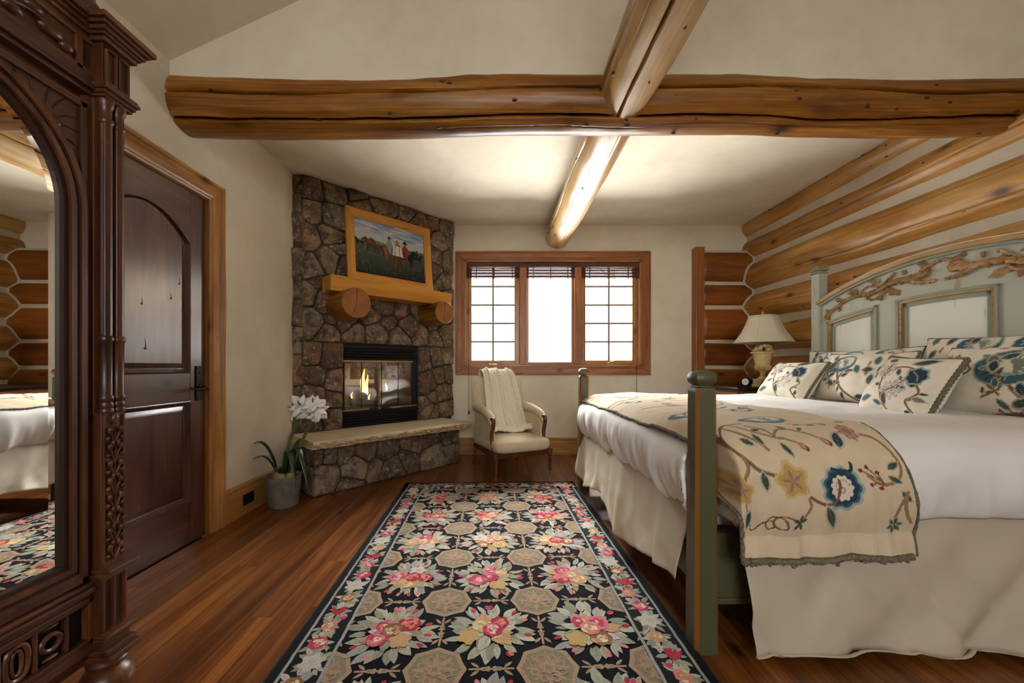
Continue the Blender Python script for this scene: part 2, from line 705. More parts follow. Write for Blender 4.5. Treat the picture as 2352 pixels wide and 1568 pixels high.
# log wall on the right
wall_right = MB().box((XR - .045, YR - .15, -.02), (XR + .25, YB + .2, ZC + .64)).build('wall_right', M['chink'])
struct(wall_right, 'wall of round golden logs with pale chinking behind the bed')
CH = [-.16, .2, .55, .919, 1.264, 1.636, 2.019, 2.408, 2.70, 3.02]
for i in range(len(CH) - 1):
    zc = (CH[i] + CH[i + 1]) / 2
    rr = (CH[i + 1] - CH[i] - .048) / 2
    R = max(rr * 1.04, .13)
    crk = [(RNG.uniform(-.8, .3), .02, .98, .007, .018, .22)]
    if i % 2 == 0:
        crk.append((RNG.uniform(.2, .9), .2, .9, .005, .012, .25))
    o = log_mesh('log', (XR + .028, (YR - .1) if i < len(CH) - 2 else YG + .05, zc), (XR + .028, YB + .04, zc - .006), R, R * RNG.uniform(.94, 1.0), M['log'], wall_right, 120, 110, seed=20 + i, lump=.03, wander=.012, cracks=crk)

# log stub wall in the corner of the back wall
SX0, SX1 = 2.505, XR + .03
CB = [.0, .35, .72, 1.09, 1.41, 1.83, 2.13, 2.535]
stub = MB().box((SX0 - .005, YB - .085, 0), (SX1, YB + .01, 2.535)).build('wall_corner', M['chink'])
struct(stub, 'short return of dark orange logs and pale chinking in the far corner')
for i in range(len(CB) - 1):
    zc = (CB[i] + CB[i + 1]) / 2
    R = (CB[i + 1] - CB[i] - .045) / 2
    # flattened faces: slightly oval section
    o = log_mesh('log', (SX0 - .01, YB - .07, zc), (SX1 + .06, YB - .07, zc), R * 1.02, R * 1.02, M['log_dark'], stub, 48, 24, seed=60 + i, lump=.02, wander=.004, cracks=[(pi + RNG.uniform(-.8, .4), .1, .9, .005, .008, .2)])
    o.scale = (1, .42, 1)
# caulked zigzag where the two log walls meet
def _front(z, edges, k):
    for a, b in zip(edges[:-1], edges[1:]):
        if a <= z < b:
            R = (b - a - .047) / 2 * 1.02
            d = R * R - (z - (a + b) / 2) ** 2
            return k * math.sqrt(d) if d > 0 else 0.0
    return 0.0


zz = []
for i in range(150):
    z = .02 + 2.5 * i / 149
    zz.append((min(XR - .048, XR + .022 - _front(z, CH, 1.0)), min(YB - .09, YB - .075 - _front(z, CB, .42)), z))
MB().tube(zz, .013, 6).build('corner_caulk', M['chink'], stub, smooth=True)
post = MB().box((2.40, YB - .115, 0), (2.508, YB + .005, 2.575)).build('trim_1', M['win_z'], bevel=.006)
struct(post, 'dark upright wooden post ending the corner logs')

# ceilings and the gable wall
ceil = MB().box((XL - .16, YG + .1, ZC), (XR + .3, YB + .2, ZC + .12)).build('ceiling', M['plaster'])
struct(ceil, 'flat cream plaster ceiling by the window')
v = MB()
v.prism([(XL - .16, ZC - .075), (RX, RZ), (RX, RZ + .14), (XL - .16, ZC + .065)], 'y', YR - .15, YG + .16)
cv1 = struct(v.build('ceiling_left', M['plaster']), 'sloping plaster ceiling rising from the door wall')
v = MB()
v.prism([(RX, RZ), (XR + .3, RZ - SR * (XR + .3 - RX)), (XR + .3, RZ + .14 - SR * (XR + .3 - RX)), (RX, RZ + .14)], 'y', YR - .15, YG + .16)
cv2 = struct(v.build('ceiling_right', M['plaster']), 'sloping plaster ceiling descending to the log wall')
v = MB()
v.prism([(XL - .1, 2.74), (XR + .25, 2.74), (XR + .25, RZ + .1 - SR * (XR + .25 - RX)), (RX, RZ + .1), (XL - .1, ZC + .04)], 'y', YG, YG + .15)
wg = struct(v.build('wall_upper', M['plaster']), 'plaster gable wall above the horizontal log beam')

# wall behind the camera with an unseen window added for fill light
OX0, OX1, OZ0, OZ1 = -.35, 1.35, 1.4, 2.7
w = MB()
w.box((XL - .16, YR - .16, -.02), (OX0, YR, 3.0))
w.box((OX1, YR - .16, -.02), (XR + .3, YR, 3.0))
w.box((OX0, YR - .16, -.02), (OX1, YR, OZ0))
w.box((OX0, YR - .16, OZ1), (OX1, YR, 3.0))
w.prism([(XL - .16, 3.0), (XR + .3, 3.0), (XR + .3, RZ + .1 - SR * (XR + .3 - RX)), (RX, RZ + .2)], 'y', YR - .16, YR)
struct(w.build('wall_rear', M['plaster']), 'plaster wall opposite the fireplace wall, with an opening added for fill light')
w2 = MB()
for q in (OX0, .47, OX1 - .06):
    w2.box((q, YR - .12, OZ0), (q + .06, YR - .05, OZ1))
w2.box((OX0, YR - .12, OZ0), (OX1, YR - .05, OZ0 + .06))
w2.box((OX0, YR - .12, OZ1 - .06), (OX1, YR - .05, OZ1))
struct(w2.build('fill_window', M['win_z'], bevel=.004), 'unseen wooden frame added around the fill-light opening in the rear wall')

# cross beam, and the log running down the middle of the room
beam = log_mesh('ceiling_beam', (XL - .05, 2.43, 2.690), (XR + .12, 2.43, 2.684), .160, .156, M['log_beam'], None, 280, 240, seed=4, lump=.035, wander=.014,
                cracks=[(4.05, .0, 1.0, .010, .09, .10), (3.08, .0, 1.0, .011, .09, .10), (4.45, .3, .55, .003, .01, .12), (4.3, .55, .95, .003, .01, .12), (5.3, .05, .5, .003, .008, .1)])
struct(beam, 'thick cracked golden log beam crossing the room under the gable')
tie = log_mesh('ceiling_log', (.765, YR + .05, 2.705), (.700, YB + .03, 2.720), .176, .147, M['log_pale'], None, 240, 240, seed=9, lump=.03, wander=.012,
               cracks=[(6.15, .0, .655, .013, .09, .05), (4.98, .0, .66, .008, .08, .05), (5.5, .1, .6, .003, .01, .1), (6.0, .66, .98, .005, .014, .12), (4.6, .66, .97, .004, .012, .15), (5.2, .7, .9, .003, .008, .15)])
struct(tie, 'long round log running from the ceiling foreground to the wall above the window')

# knots standing in the log faces
knot_m = mat_plain('knot_wood', S(66, 34, 14), .5, nscale=60, namt=.5)
knot_mesh = [None]


def knots(log, L, r0, r1, n, th0, th1, seed, big=1.0):
    rk = random.Random(seed)
    for _ in range(n):
        s_ = rk.uniform(.03, .97)
        th = rk.uniform(th0, th1)
        r = r0 + (r1 - r0) * s_
        if knot_mesh[0] is None:
            k = MB()
            k.blob((0, 0, 0), (1, 1, 1), 12, 6)
            knot_mesh[0] = k.build('knot', knot_m, log, smooth=True)
            o = knot_mesh[0]
        else:
            o = dup(knot_mesh[0], log)
        q = rk.uniform(.6, 1.3) * big
        o.location = (s_ * L, (r - .001) * cos(th), (r - .001) * sin(th))
        o.rotation_euler = (th, 0, 0)
        o.scale = (.015 * q, .006, .008 * q)


knots(beam, XR - XL + .17, .160, .156, 34, 2.7, 4.9, 3)
knots(tie, YB - YR, .176, .147, 26, 4.2, 6.3, 5)
for i_, lg in enumerate([c for c in wall_right.children if c.name.startswith('log')][3:9]):
    rr_ = (CH[3 + i_ + 1] - CH[3 + i_] - .048) / 2 * 1.02
    knots(lg, (YB - YR + .14) if i_ < 5 else (YB - YG), max(rr_, .13), max(rr_, .13) * .97, 16, -.9, .7, 40 + i_, .9)

# baseboards
def base_profile(sign, t=.022, h=.232):
    return [(0, 0), (t, 0), (t, h - .055), (t * .75, h - .05), (t * .75, h - .03), (t * 1.25, h - .022), (t * 1.25, h - .008), (t * .5, h), (0, h)]


b = MB()
bp = base_profile(1)
# along the left wall (profile in x-z), from the door casing to the fireplace
b.prism([(XL + p[0], p[1]) for p in bp], 'y', 2.735, 3.66)
bl = struct(b.build('baseboard_left', M['trim_y']), 'tall pine baseboard under the plaster wall beside the door')
b = MB()
b.prism([(YB - p[0], p[1] * .92) for p in bp], 'x', -.62, 2.40)
struct(b.build('baseboard_back', M['trim_x']), 'tall pine baseboard under the window')

# outlet in the left baseboard
ol = empty('power_outlet', (XL + .0225, 2.985, .112))
MB().box((0, -.062, -.04), (.007, .062, .04)).build('cover_plate', M['black'], ol, bevel=.003)
for q in (-.026, .026):
    MB().lathe([(0, .0095), (.018, .0095), (.019, .004)], (0, q, 0), 16, 'x').build('socket', M['iron'], ol)
tag(ol, 'black power outlet set in the pine baseboard left of the flower pot', 'outlet')
# ------------------------------------------------------------------ window
win = empty('window_1', (0, YB, 0))
struct(win, 'wide three-part wooden window with grilles in the side sashes')
CX0, CX1, CZ0, CZ1 = -.564, 1.877, .998, 2.545


def casing(poly_outer, horizontal, parent, mat, name='casing'):
    pass


cw = .112
# mitred casing boards with a raised outer bead
for (a, b2, c, d, m) in (((CX0, CZ1), (CX1, CZ1), (CX1 - cw, CZ1 - cw), (CX0 + cw, CZ1 - cw), 'x'),
                         ((CX0, CZ0), (CX0 + cw, CZ0 + cw), (CX1 - cw, CZ0 + cw), (CX1, CZ0), 'x'),
                         ((CX0, CZ0), (CX0, CZ1), (CX0 + cw, CZ1 - cw), (CX0 + cw, CZ0 + cw), 'z'),
                         ((CX1, CZ0), (CX1 - cw, CZ0 + cw), (CX1 - cw, CZ1 - cw), (CX1, CZ1), 'z')):
    k = MB()
    k.prism([a, b2, c, d], 'y', -.026, .0)
    k.build('casing', M['win_' + m], win, bevel=.004)
# outer bead and inner stop, each stick separate
for q, t, y0 in ((0, .022, -.036), (.082, .02, -.032)):
    x0, x1, z0, z1 = CX0 + q, CX1 - q, CZ0 + q, CZ1 - q
    MB().box((x0, y0, z1 - t), (x1, -.02, z1)).build('bead', M['win_x'], win, bevel=.004)
    MB().box((x0, y0, z0), (x1, -.02, z0 + t)).build('bead', M['win_x'], win, bevel=.004)
    MB().box((x0, y0, z0 + t), (x0 + t, -.02, z1 - t)).build('bead', M['win_z'], win, bevel=.004)
    MB().box((x1 - t, y0, z0 + t), (x1, -.02, z1 - t)).build('bead', M['win_z'], win, bevel=.004)
# jamb lining the opening
MB().box((WX0 - .012, -.012, WZ0 - .012), (WX0 + .022, .19, WZ1 + .012)).build('jamb', M['trim_z'], win)
MB().box((WX1 - .022, -.012, WZ0 - .012), (WX1 + .012, .19, WZ1 + .012)).build('jamb', M['trim_z'], win)
MB().box((WX0, -.012, WZ1 - .022), (WX1, .19, WZ1 + .012)).build('jamb', M['trim_x'], win)
MB().box((WX0, -.012, WZ0 - .012), (WX1, .19, WZ0 + .02)).build('jamb', M['trim_x'], win)
UX = [(WX0 + .022, .273), (.293, .967), (.987, WX1 - .022)]
for xm in (.283, .977):
    MB().box((xm - .045, .012, WZ0 + .02), (xm + .045, .19, WZ1 - .022)).build('mullion', M['win_z'], win, bevel=.006)
for ui, (ux0, ux1) in enumerate(UX):
    if ui == 0:
        ux1 -= .035
    elif ui == 1:
        ux0 += .035
        ux1 -= .035
    else:
        ux0 += .035
    st = .062 if ui != 1 else .030
    z0, z1 = WZ0 + .02, WZ1 - .022
    sash = empty('sash', (0, .075, 0))
    sash.parent = win
    sb = .058 if ui != 1 else .036
    MB().box((ux0, 0, z0), (ux0 + st, .045, z1)).build('stile', M['trim_z'], sash, bevel=.005)
    MB().box((ux1 - st, 0, z0), (ux1, .045, z1)).build('stile', M['trim_z'], sash, bevel=.005)
    MB().box((ux0 + st, 0, z0), (ux1 - st, .045, z0 + sb)).build('rail', M['trim_x'], sash, bevel=.005)
    MB().box((ux0 + st, 0, z1 - sb), (ux1 - st, .045, z1)).build('rail', M['trim_x'], sash, bevel=.005)
    gx0, gx1, gz0, gz1 = ux0 + st, ux1 - st, z0 + sb, z1 - sb
    if ui == 1:
        MB().box((gx0 - .004, .02, gz0 - .004), (gx1 + .004, .026, gz1 + .004)).build('pane', M['glass'], sash)
    else:
        mt = mat_plain('white_grille', S(150, 142, 132), .5) if 'grille' not in M else M['grille']
        M['grille'] = mt
        nz = 5
        hz = (gz1 - gz0) / nz
        xm = (gx0 + gx1) / 2
        MB().box((xm - .012, .008, gz0), (xm + .012, .038, gz1)).build('muntin', mt, sash)
        for r_ in range(1, nz):
            zz = gz0 + r_ * hz
            MB().box((gx0, .009, zz - .012), (gx1, .037, zz + .012)).build('muntin', mt, sash)
        for r_ in range(nz):
            for (a, c) in ((gx0, xm), (xm, gx1)):
                MB().box((a, .021, gz0 + r_ * hz), (c, .026, gz0 + (r_ + 1) * hz)).build('pane', M['glass'], sash)
        # crank handle at the foot of the sash
        cx = (ux0 + ux1) / 2
        kk = MB()
        kk.box((cx - .05, -.035, z0 - .004), (cx + .05, .0, z0 + .02))
        kk.tube([(cx - .02, -.03, z0 + .02), (cx + .01, -.05, z0 + .035), (cx + .05, -.055, z0 + .04)], .008, 8)
        kk.blob((cx + .055, -.055, z0 + .042), (.012, .012, .012))
        kk.build('crank_handle', M['brass'], sash, smooth=True)

# pulled-up woven wood shades
shade_m = mat_wood('woven_reed', S(62, 28, 16), S(96, 50, 30), S(128, 76, 48), axis='x', along=2, across=30, rough=.6, fine=.4)
for i, (ux0, ux1) in enumerate(UX):
    bl_ = empty('woven_shade', ((ux0 + ux1) / 2, YB + .03, WZ1 - .03))
    hw = (ux1 - ux0) / 2 + .012
    MB().box((-hw, -.022, -.055), (hw, .022, .006)).build('headrail', shade_m, bl_, bevel=.004)
    for j in range(11):
        zz = -.062 - j * .0125
        MB().tube([(-hw + .004, -.012 + .004 * (j % 3), zz), (0, -.012 + .004 * (j % 3), zz - .002), (hw - .004, -.012 + .004 * (j % 3), zz)], .0064, 6).build('reed', shade_m, bl_)
    for q in (-.62, .0, .62):
        MB().box((q * hw - .006, -.022, -.20), (q * hw + .006, -.016, -.055)).build('tape', M['walnut'], bl_)
    tag(bl_, ['pulled-up woven wood shade over the left sash', 'pulled-up woven wood shade over the plain middle pane', 'pulled-up woven wood shade over the right sash'][i], 'window shade', 'woven shades on the window')
for xx, zz, lb in ((-.40, .56, 'thin pull cord with dark tassel beside the armchair'), (1.69, .55, 'thin pull cord hanging on the wall behind the bed')):
    cd = empty('pull_cord', (xx, YB - .045, WZ1 - .06))
    zr = zz - (WZ1 - .06)
    MB().tube([(0, .02, 0), (0, 0, -.3), (.004, 0, zr)], .0022, 6).build('cord', M['iron'], cd)
    MB().lathe([(0, 0), (.006, -.004), (.01, -.04), (.007, -.05), (0, -.052)], (.004, 0, zr), 10).build('tassel', M['black'], cd, smooth=True)
    tag(cd, lb, 'cord', 'shade cords')

# ------------------------------------------------------------------ outdoors
snow = mat_plain('snow', S(236, 238, 240), .8, nscale=.6, namt=.03)
g = MB().box((-40, YB + .6, -.9), (40, 60, -.8)).build('ground', snow)
struct(g, 'bright snowy ground outside the window')
eave = empty('roof_eave', (2.25, 6.6, 2.3))
wm = mat_plain('weathered_board', S(196, 178, 150), .8, nscale=9)
MB().prism([(-.55, -.28), (1.4, .75), (1.4, .95), (-.62, -.12)], 'y', -.3, .9).build('roof_deck', wm, eave)
for q in (-.28, .25, .75):
    MB().prism([(-.45, -.42), (1.3, .5), (1.3, .68), (-.5, -.26)], 'y', q, q + .10).build('rafter', wm, eave)
MB().box((.05, -.1, -.75), (.35, .0, -.42)).build('bracket', mat_plain('grey_board', S(150, 146, 140), .8), eave)
tag(eave, 'wooden roof eave with rafters outside the right sash', 'roof')
tree = empty('aspen_tree', (2.35, 8.4, -.8))
bark = mat_plain('pale_bark', S(214, 208, 196), .8, nscale=3, namt=.25)
MB().tube([(0, 0, 0), (.03, 0, 1.6), (-.02, 0, 3.2), (.05, 0, 5.2)], [.10, .09, .08, .06], 10).build('trunk', bark, tree, smooth=True)
for (z0, dx, dz) in ((2.2, .5, .5), (2.9, -.6, .5), (3.4, .6, .35), (3.7, -.5, .55), (4.1, .6, .5)):
    MB().tube([(0, 0, z0), (dx * .5, .05, z0 + dz * .6), (dx, .1, z0 + dz)], [.03, .02, .008], 6).build('branch', bark, tree)
tag(tree, 'slender pale aspen trunk seen through the right sash', 'tree')

# ------------------------------------------------------------------ door
door = empty('door_1', (XL - .012, DY0, 0))
struct(door, 'dark stained wooden door with arched upper panel and iron lever')
DW = DY1 - DY0
st = .125
HT = DZ - .006
# frame of the leaf: stiles and rails (local y along the wall, x out into the room)
MB().box((-.045, .003, .008), (0, st, HT)).build('stile', M['door_z'], door, bevel=.003)
MB().box((-.045, DW - st, .008), (0, DW - .003, HT)).build('stile', M['door_z'], door, bevel=.003)
MB().box((-.045, st, .008), (0, DW - st, .262)).build('rail', M['door_y'], door, bevel=.003)
MB().box((-.045, st, .888), (0, DW - st, 1.062)).build('rail', M['door_y'], door, bevel=.003)
# top rail with an arched lower edge
ya, yb_ = st, DW - st
zs, rise = 1.86, .155
arc = []
for i in range(21):
    t = i / 20
    yy = ya + (yb_ - ya) * t
    arc.append((yy, zs + rise * (1 - (2 * t - 1) ** 2)))
MB().prism(arc + [(yb_, HT), (ya, HT)], 'x', -.045, 0).build('rail', M['door_y'], door)


def panel(poly, name='panel'):
    """raised panel: outer moulding strip, recess and raised field"""
    cy = sum(p[0] for p in poly) / len(poly)
    cz = sum(p[1] for p in poly) / len(poly)
    hy = max(abs(p[0] - cy) for p in poly)
    hz = max(abs(p[1] - cz) for p in poly)

    def ins(d):
        return [(cy + (p[0] - cy) * (1 - d / hy), cz + (p[1] - cz) * (1 - d / hz)) for p in poly]
    steps = [(0, .004), (.006, .006), (.014, -.004), (.024, -.016), (.030, -.018), (.050, -.010), (.058, -.006)]
    vs, fs = [], []
    n = len(poly)
    k = MB()
    for d, hgt in steps[:5]:
        vs += [(hgt, p[0], p[1]) for p in ins(d)]
    for a in range(4):
        for i in range(n):
            j = (i + 1) % n
            fs.append((a * n + i, a * n + j, (a + 1) * n + j, (a + 1) * n + i))
    k.add(vs, fs).build('panel_moulding', M['door_z'], door)
    vs, fs = [], []
    for d, hgt in steps[4:]:
        vs += [(hgt, p[0], p[1]) for p in ins(d)]
    for a in range(2):
        for i in range(n):
            j = (i + 1) % n
            fs.append((a * n + i, a * n + j, (a + 1) * n + j, (a + 1) * n + i))
    fs.append(tuple(range(2 * n, 3 * n)))
    MB().add(vs, fs).build(name, M['door_z'], door)


panel([(ya, 1.062), (yb_, 1.062)] + arc[::-1])
panel([(ya, .262), (yb_, .262), (yb_, .888), (ya, .888)])
# dark knots in the panel
for (ky, kz, s_) in ((.43, 1.20, 1.0), (.41, 1.44, .7), (.66, 1.60, .8), (.60, 1.50, .6)):
    MB().blob((-.0055, ky, kz), (.001, .012 * s_, .006 * s_), 10, 6).build('knot', M['black'], door)
    MB().tube([(-.0055, ky, kz), (-.0055, ky + .004 * s_, kz + .02 * s_), (-.0055, ky - .002, kz + .055 * s_)], [.0025, .0015, .0006], 5).build('knot', M['black'], door)
# lever set
hd = MB().box((0, DW - .085, .885), (.008, DW - .028, 1.105)).build('handle_plate', M['iron'], door, bevel=.003)
hy, hz = DW - .055, .965
MB().lathe([(.02, .006), (.02, .014), (.012, .018), (.011, .05)], (0, hy, hz), 16, 'x').build('rosette', M['iron'], hd)
MB().tube([(.05, hy + .008, hz), (.056, hy - .02, hz + .004), (.058, hy - .06, hz - .008), (.058, hy - .10, hz - .004), (.056, hy - .135, hz + .006)], [.010, .011, .009, .007, .004], 10).build('lever', M['iron'], hd, smooth=True)
MB().lathe([(0, .011), (.007, .011), (.008, .006)], (0, hy, 1.06), 12, 'x').build('lock_cylinder', M['iron'], hd)
# threshold gap
MB().box((-.045, 0, 0), (-.002, DW, .008)).build('threshold', M['door_y'], door)

# casing around the door
cas = empty('trim_2', (XL, 0, 0))
struct(cas, 'honey pine casing around the dark door')
prof = [(0, 0), (.014, 0), (.018, .012), (.014, .02), (.02, .03), (.024, .06), (.020, .095), (.032, .104), (.034, .118), (.026, .124), (.03, .130), (0, .132)]
def cas_strip(pts_of, name, mat):
    vs = pts_of
    n = len(prof)
    fs = []
    for i in range(n):
        j = (i + 1) % n
        fs.append((i, j, n + j, n + i))
    fs += [tuple(range(n))[::-1], tuple(range(n, 2 * n))]
    MB().add(vs, fs).build(name, mat, cas)


y0c, y1c, zt = DY0 - .002, DY1 + .002, DZ + .002
cas_strip([(p[0], y1c + p[1], 0) for p in prof] + [(p[0], y1c + p[1], zt + p[1]) for p in prof], 'casing', M['trim_z'])
cas_strip([(p[0], y0c - p[1], 0) for p in prof] + [(p[0], y0c - p[1], zt + p[1]) for p in prof], 'casing', M['trim_z'])
cas_strip([(p[0], y0c - p[1], zt + p[1]) for p in prof] + [(p[0], y1c + p[1], zt + p[1]) for p in prof], 'casing', M['trim_y'])
MB().box((-.10, DY1 - .002, 0), (0, DY1 + .012, DZ + .012)).build('jamb', M['trim_z'], cas)
MB().box((-.10, DY0 - .012, 0), (0, DY0 + .002, DZ + .012)).build('jamb', M['trim_z'], cas)
MB().box((-.10, DY0 - .012, DZ), (0, DY1 + .012, DZ + .012)).build('jamb', M['trim_y'], cas)
# ------------------------------------------------------------------ fireplace
# local x runs along the slanted face, -y comes out into the room
fp = empty('fireplace', (-1.83, 3.665, 0), pi / 4)
tag(fp, 'corner fireplace of rough brown fieldstone with raised hearth and timber mantel', 'fireplace')


def clip(poly, a, b, c):
    """keep a*x+b*y<=c"""
    out = []
    n = len(poly)
    for i in range(n):
        p, q = poly[i], poly[(i + 1) % n]
        dp, dq = a * p[0] + b * p[1] - c, a * q[0] + b * q[1] - c
        if dp <= 0:
            out.append(p)
        if dp * dq < 0:
            t = dp / (dp - dq)
            out.append((p[0] + (q[0] - p[0]) * t, p[1] + (q[1] - p[1]) * t))
    return out


def voronoi(seeds, rect):
    x0, x1, z0, z1 = rect
    cells = []
    wr = random.Random(len(seeds))
    wts = [wr.uniform(-.0035, .0035) for _ in seeds]
    for i, s in enumerate(seeds):
        poly = [(x0, z0), (x1, z0), (x1, z1), (x0, z1)]
        for j, t in enumerate(seeds):
            if i == j:
                continue
            a, b = t[0] - s[0], t[1] - s[1]
            c = (t[0] ** 2 + t[1] ** 2 - s[0] ** 2 - s[1] ** 2) / 2 + (wts[i] - wts[j])
            poly = clip(poly, a, b, c)
            if len(poly) < 3:
                break
        if len(poly) >= 3:
            cells.append(poly)
    return cells


def stone_from(poly, to3, depth, parent, rs, gap=.0045, back=.03, edge_fix=None):
    cx = sum(p[0] for p in poly) / len(poly)
    cz = sum(p[1] for p in poly) / len(poly)
    # subdivide edges, jitter, inset, round
    pts = []
    n = len(poly)
    for i in range(n):
        p, q = poly[i], poly[(i + 1) % n]
        L = math.hypot(q[0] - p[0], q[1] - p[1])
        m = max(1, int(L / .055))
        for k in range(m):
            t = k / m
            pts.append([p[0] + (q[0] - p[0]) * t, p[1] + (q[1] - p[1]) * t])
    # chaikin-like corner cut
    sm = []
    n = len(pts)
    for i in range(n):
        a, b, c = pts[i - 1], pts[i], pts[(i + 1) % n]
        sm.append([b[0] * .80 + (a[0] + c[0]) * .10, b[1] * .80 + (a[1] + c[1]) * .10])
    pts = []
    for p in sm:
        d = math.hypot(p[0] - cx, p[1] - cz) + 1e-6
        g_ = gap + rs.uniform(-.003, .004)
        pts.append((p[0] - (p[0] - cx) / d * g_, p[1] - (p[1] - cz) / d * g_))
    n = len(pts)
    rings = [(1.0, -back), (1.0, depth * .55), (.955, depth * .9), (.80, depth * 1.0), (.4, depth * 1.04)]
    vs, fs = [], []
    tilt = (rs.uniform(-.12, .12), rs.uniform(-.12, .12))
    for ri, (sc, h) in enumerate(rings):
        for p in pts:
            u = cx + (p[0] - cx) * sc
            w = cz + (p[1] - cz) * sc
            hh = h
            if ri >= 1:
                hh += (u - cx) * tilt[0] + (w - cz) * tilt[1] + rs.uniform(-.004, .004) * (1 if ri < 4 else 1.4)
            vs.append(to3(u, w, hh))
    vs.append(to3(cx, cz, depth * 1.08 + rs.uniform(-.004, .004)))
    for r_ in range(len(rings) - 1):
        for i in range(n):
            j = (i + 1) % n
            fs.append((r_ * n + i, r_ * n + j, (r_ + 1) * n + j, (r_ + 1) * n + i))
    q = (len(rings) - 1) * n
    for i in range(n):
        fs.append((q + i, q + (i + 1) % n, len(vs) - 1))
    o = MB().add(vs, fs).build('stone', M['stone'], parent)
    o.data.polygons.foreach_set('use_smooth', [True] * len(o.data.polygons))
    return o


FBX0, FBX1, FBZ0, FBZ1 = .368, 1.246, .485, 1.335
FW = 1.716
TOP = [(0.075, 2.78), (0.293, 2.82), (0.505, 2.83), (0.56, 2.70), (0.815, 2.80), (1.1, 2.83), (1.254, 2.72), (1.45, 2.83), (1.62, 2.80), (0.085, 2.542), (0.293, 2.542), (0.054, 2.293), (0.259, 2.36), (0.30, 2.24), (0.236, 2.132), (0.362, 2.098), (0.08, 2.04), (1.566, 2.60), (1.498, 2.386), (1.67, 2.394), (1.464, 2.241), (1.584, 2.13), (0.682, 2.595), (0.955, 2.588), (0.554, 2.396), (0.815, 2.305), (1.101, 2.31), (0.579, 2.149), (1.25, 2.1), (.9, 2.08), (0.054, 1.77), (0.138, 1.895), (0.20, 1.72), (0.064, 1.521), (0.203, 1.431), (0.248, 1.578), (0.397, 1.55), (0.50, 1.424), (0.66, 1.62), (0.721, 1.44), (0.86, 1.58), (0.983, 1.415), (1.116, 1.58), (1.30, 1.46), (1.48, 1.42), (1.62, 1.50), (1.23, 1.73), (0.815, 1.768), (1.027, 1.73), (0.45, 1.75), (1.60, 1.74), (1.45, 1.62), (1.43, 1.94), (1.64, 1.95), (.64, 1.93), (1.05, 1.92), (.42, 1.93)]
LEFT = [(0.09, 1.238), (0.275, 1.209), (0.112, 0.997), (0.316, 0.97), (0.075, 0.575), (0.265, 0.60), (0.07, 0.79), (0.27, 0.787)]
RIGHT = [(1.499, 1.206), (1.654, 1.24), (1.366, 0.917), (1.55, 0.996), (1.654, 1.009), (1.60, 0.785), (1.432, 0.571), (1.637, 0.583), (1.31, 1.15), (1.32, 0.62), (1.43, 0.74)]
rs = random.Random(11)


def face3(u, z, h):
    return (u, -h, z)


for seeds, rect in ((TOP, (-.012, FW + .02, FBZ1, 2.9)), (LEFT, (-.012, FBX0, FBZ0, FBZ1)), (RIGHT, (FBX1, FW + .02, FBZ0, FBZ1))):
    for c in voronoi(seeds, rect):
        if max(p[1] for p in c) > 2.895:
            c = [(p[0], min(p[1], 2.872)) for p in c]
        stone_from(c, face3, rs.uniform(.022, .055), fp, rs)
# short return to the plaster wall on the left: local frame of a plane facing the camera (world -y)
def ret3(a, z, h):
    # a runs from the wall (0) to the corner (.1), world: (-1.93+a, 3.665-h, z)
    wx, wy = -1.935 + a, 3.668 - h
    dx, dy = wx + 1.83, wy - 3.665
    return ((dx + dy) * .70711, (dy - dx) * .70711, z)


z = .02
while z < 2.86:
    hgt = min(rs.uniform(.16, .34), 2.868 - z)
    if hgt < .06:
        break
    stone_from([(-.01, z), (.125, z + rs.uniform(-.01, .01)), (.125, z + hgt), (-.01, z + hgt)], ret3, rs.uniform(.0, .02), fp, rs, back=.04)
    z += hgt


def ret3r(a, z, h):
    # right return: from the corner back to the plaster wall, facing +x
    wx, wy = -.615 + h, 4.875 + a
    dx, dy = wx + 1.83, wy - 3.665
    return ((dx + dy) * .70711, (dy - dx) * .70711, z)


z = .49
while z < 2.86:
    hgt = min(rs.uniform(.16, .34), 2.868 - z)
    if hgt < .06:
        break
    stone_from([(-.015, z), (.11, z), (.11, z + hgt), (-.015, z + hgt)], ret3r, rs.uniform(.0, .02), fp, rs, back=.04)
    z += hgt
# mortar body behind the stones, leaving the fire opening free
cb = MB()
cb.box((-.01, .0, .0), (FBX0, .10, 2.875))
cb.box((FBX1, .0, .0), (FW - .005, .10, 2.875))
cb.box((FBX0, .0, FBZ1), (FBX1, .10, 2.875))
cb.box((FBX0, .0, 0), (FBX1, .10, FBZ0))
cb.build('mortar', M['mortar'], fp)
k = MB()
k.add([ret3(-.0, 0, -.004), ret3(.105, 0, -.004), ret3(.105, 2.875, -.004), ret3(0, 2.875, -.004), ret3(-.0, 0, -.1), ret3(.2, 0, -.1), ret3(.2, 2.875, -.1), ret3(0, 2.875, -.1)],
      [(0, 1, 2, 3), (1, 5, 6, 2), (4, 7, 6, 5), (0, 3, 7, 4), (3, 2, 6, 7), (0, 4, 5, 1)]).build('mortar', M['mortar'], fp)
k = MB()
k.add([ret3r(0, .0, -.004), ret3r(.10, 0, -.004), ret3r(.10, 2.875, -.004), ret3r(0, 2.875, -.004), ret3r(0, 0, -.08), ret3r(.1, 0, -.08), ret3r(.1, 2.875, -.08), ret3r(0, 2.875, -.08)],
      [(0, 1, 2, 3), (1, 5, 6, 2), (4, 7, 6, 5), (0, 3, 7, 4), (3, 2, 6, 7), (0, 4, 5, 1)]).build('mortar', M['mortar'], fp)

# hearth base: stones on a slightly curved front
HB = [(-0.03, 0.36), (0.221, 0.335), (0.087, 0.345), (0.419, 0.335), (0.646, 0.312), (0.057, 0.145), (0.26, 0.03), (0.307, 0.18), (0.53, 0.133), (0.88, 0.136), (0.949, 0.33), (1.2, 0.323), (1.241, 0.129), (1.47, 0.144), (1.46, 0.343), (.72, .07)]


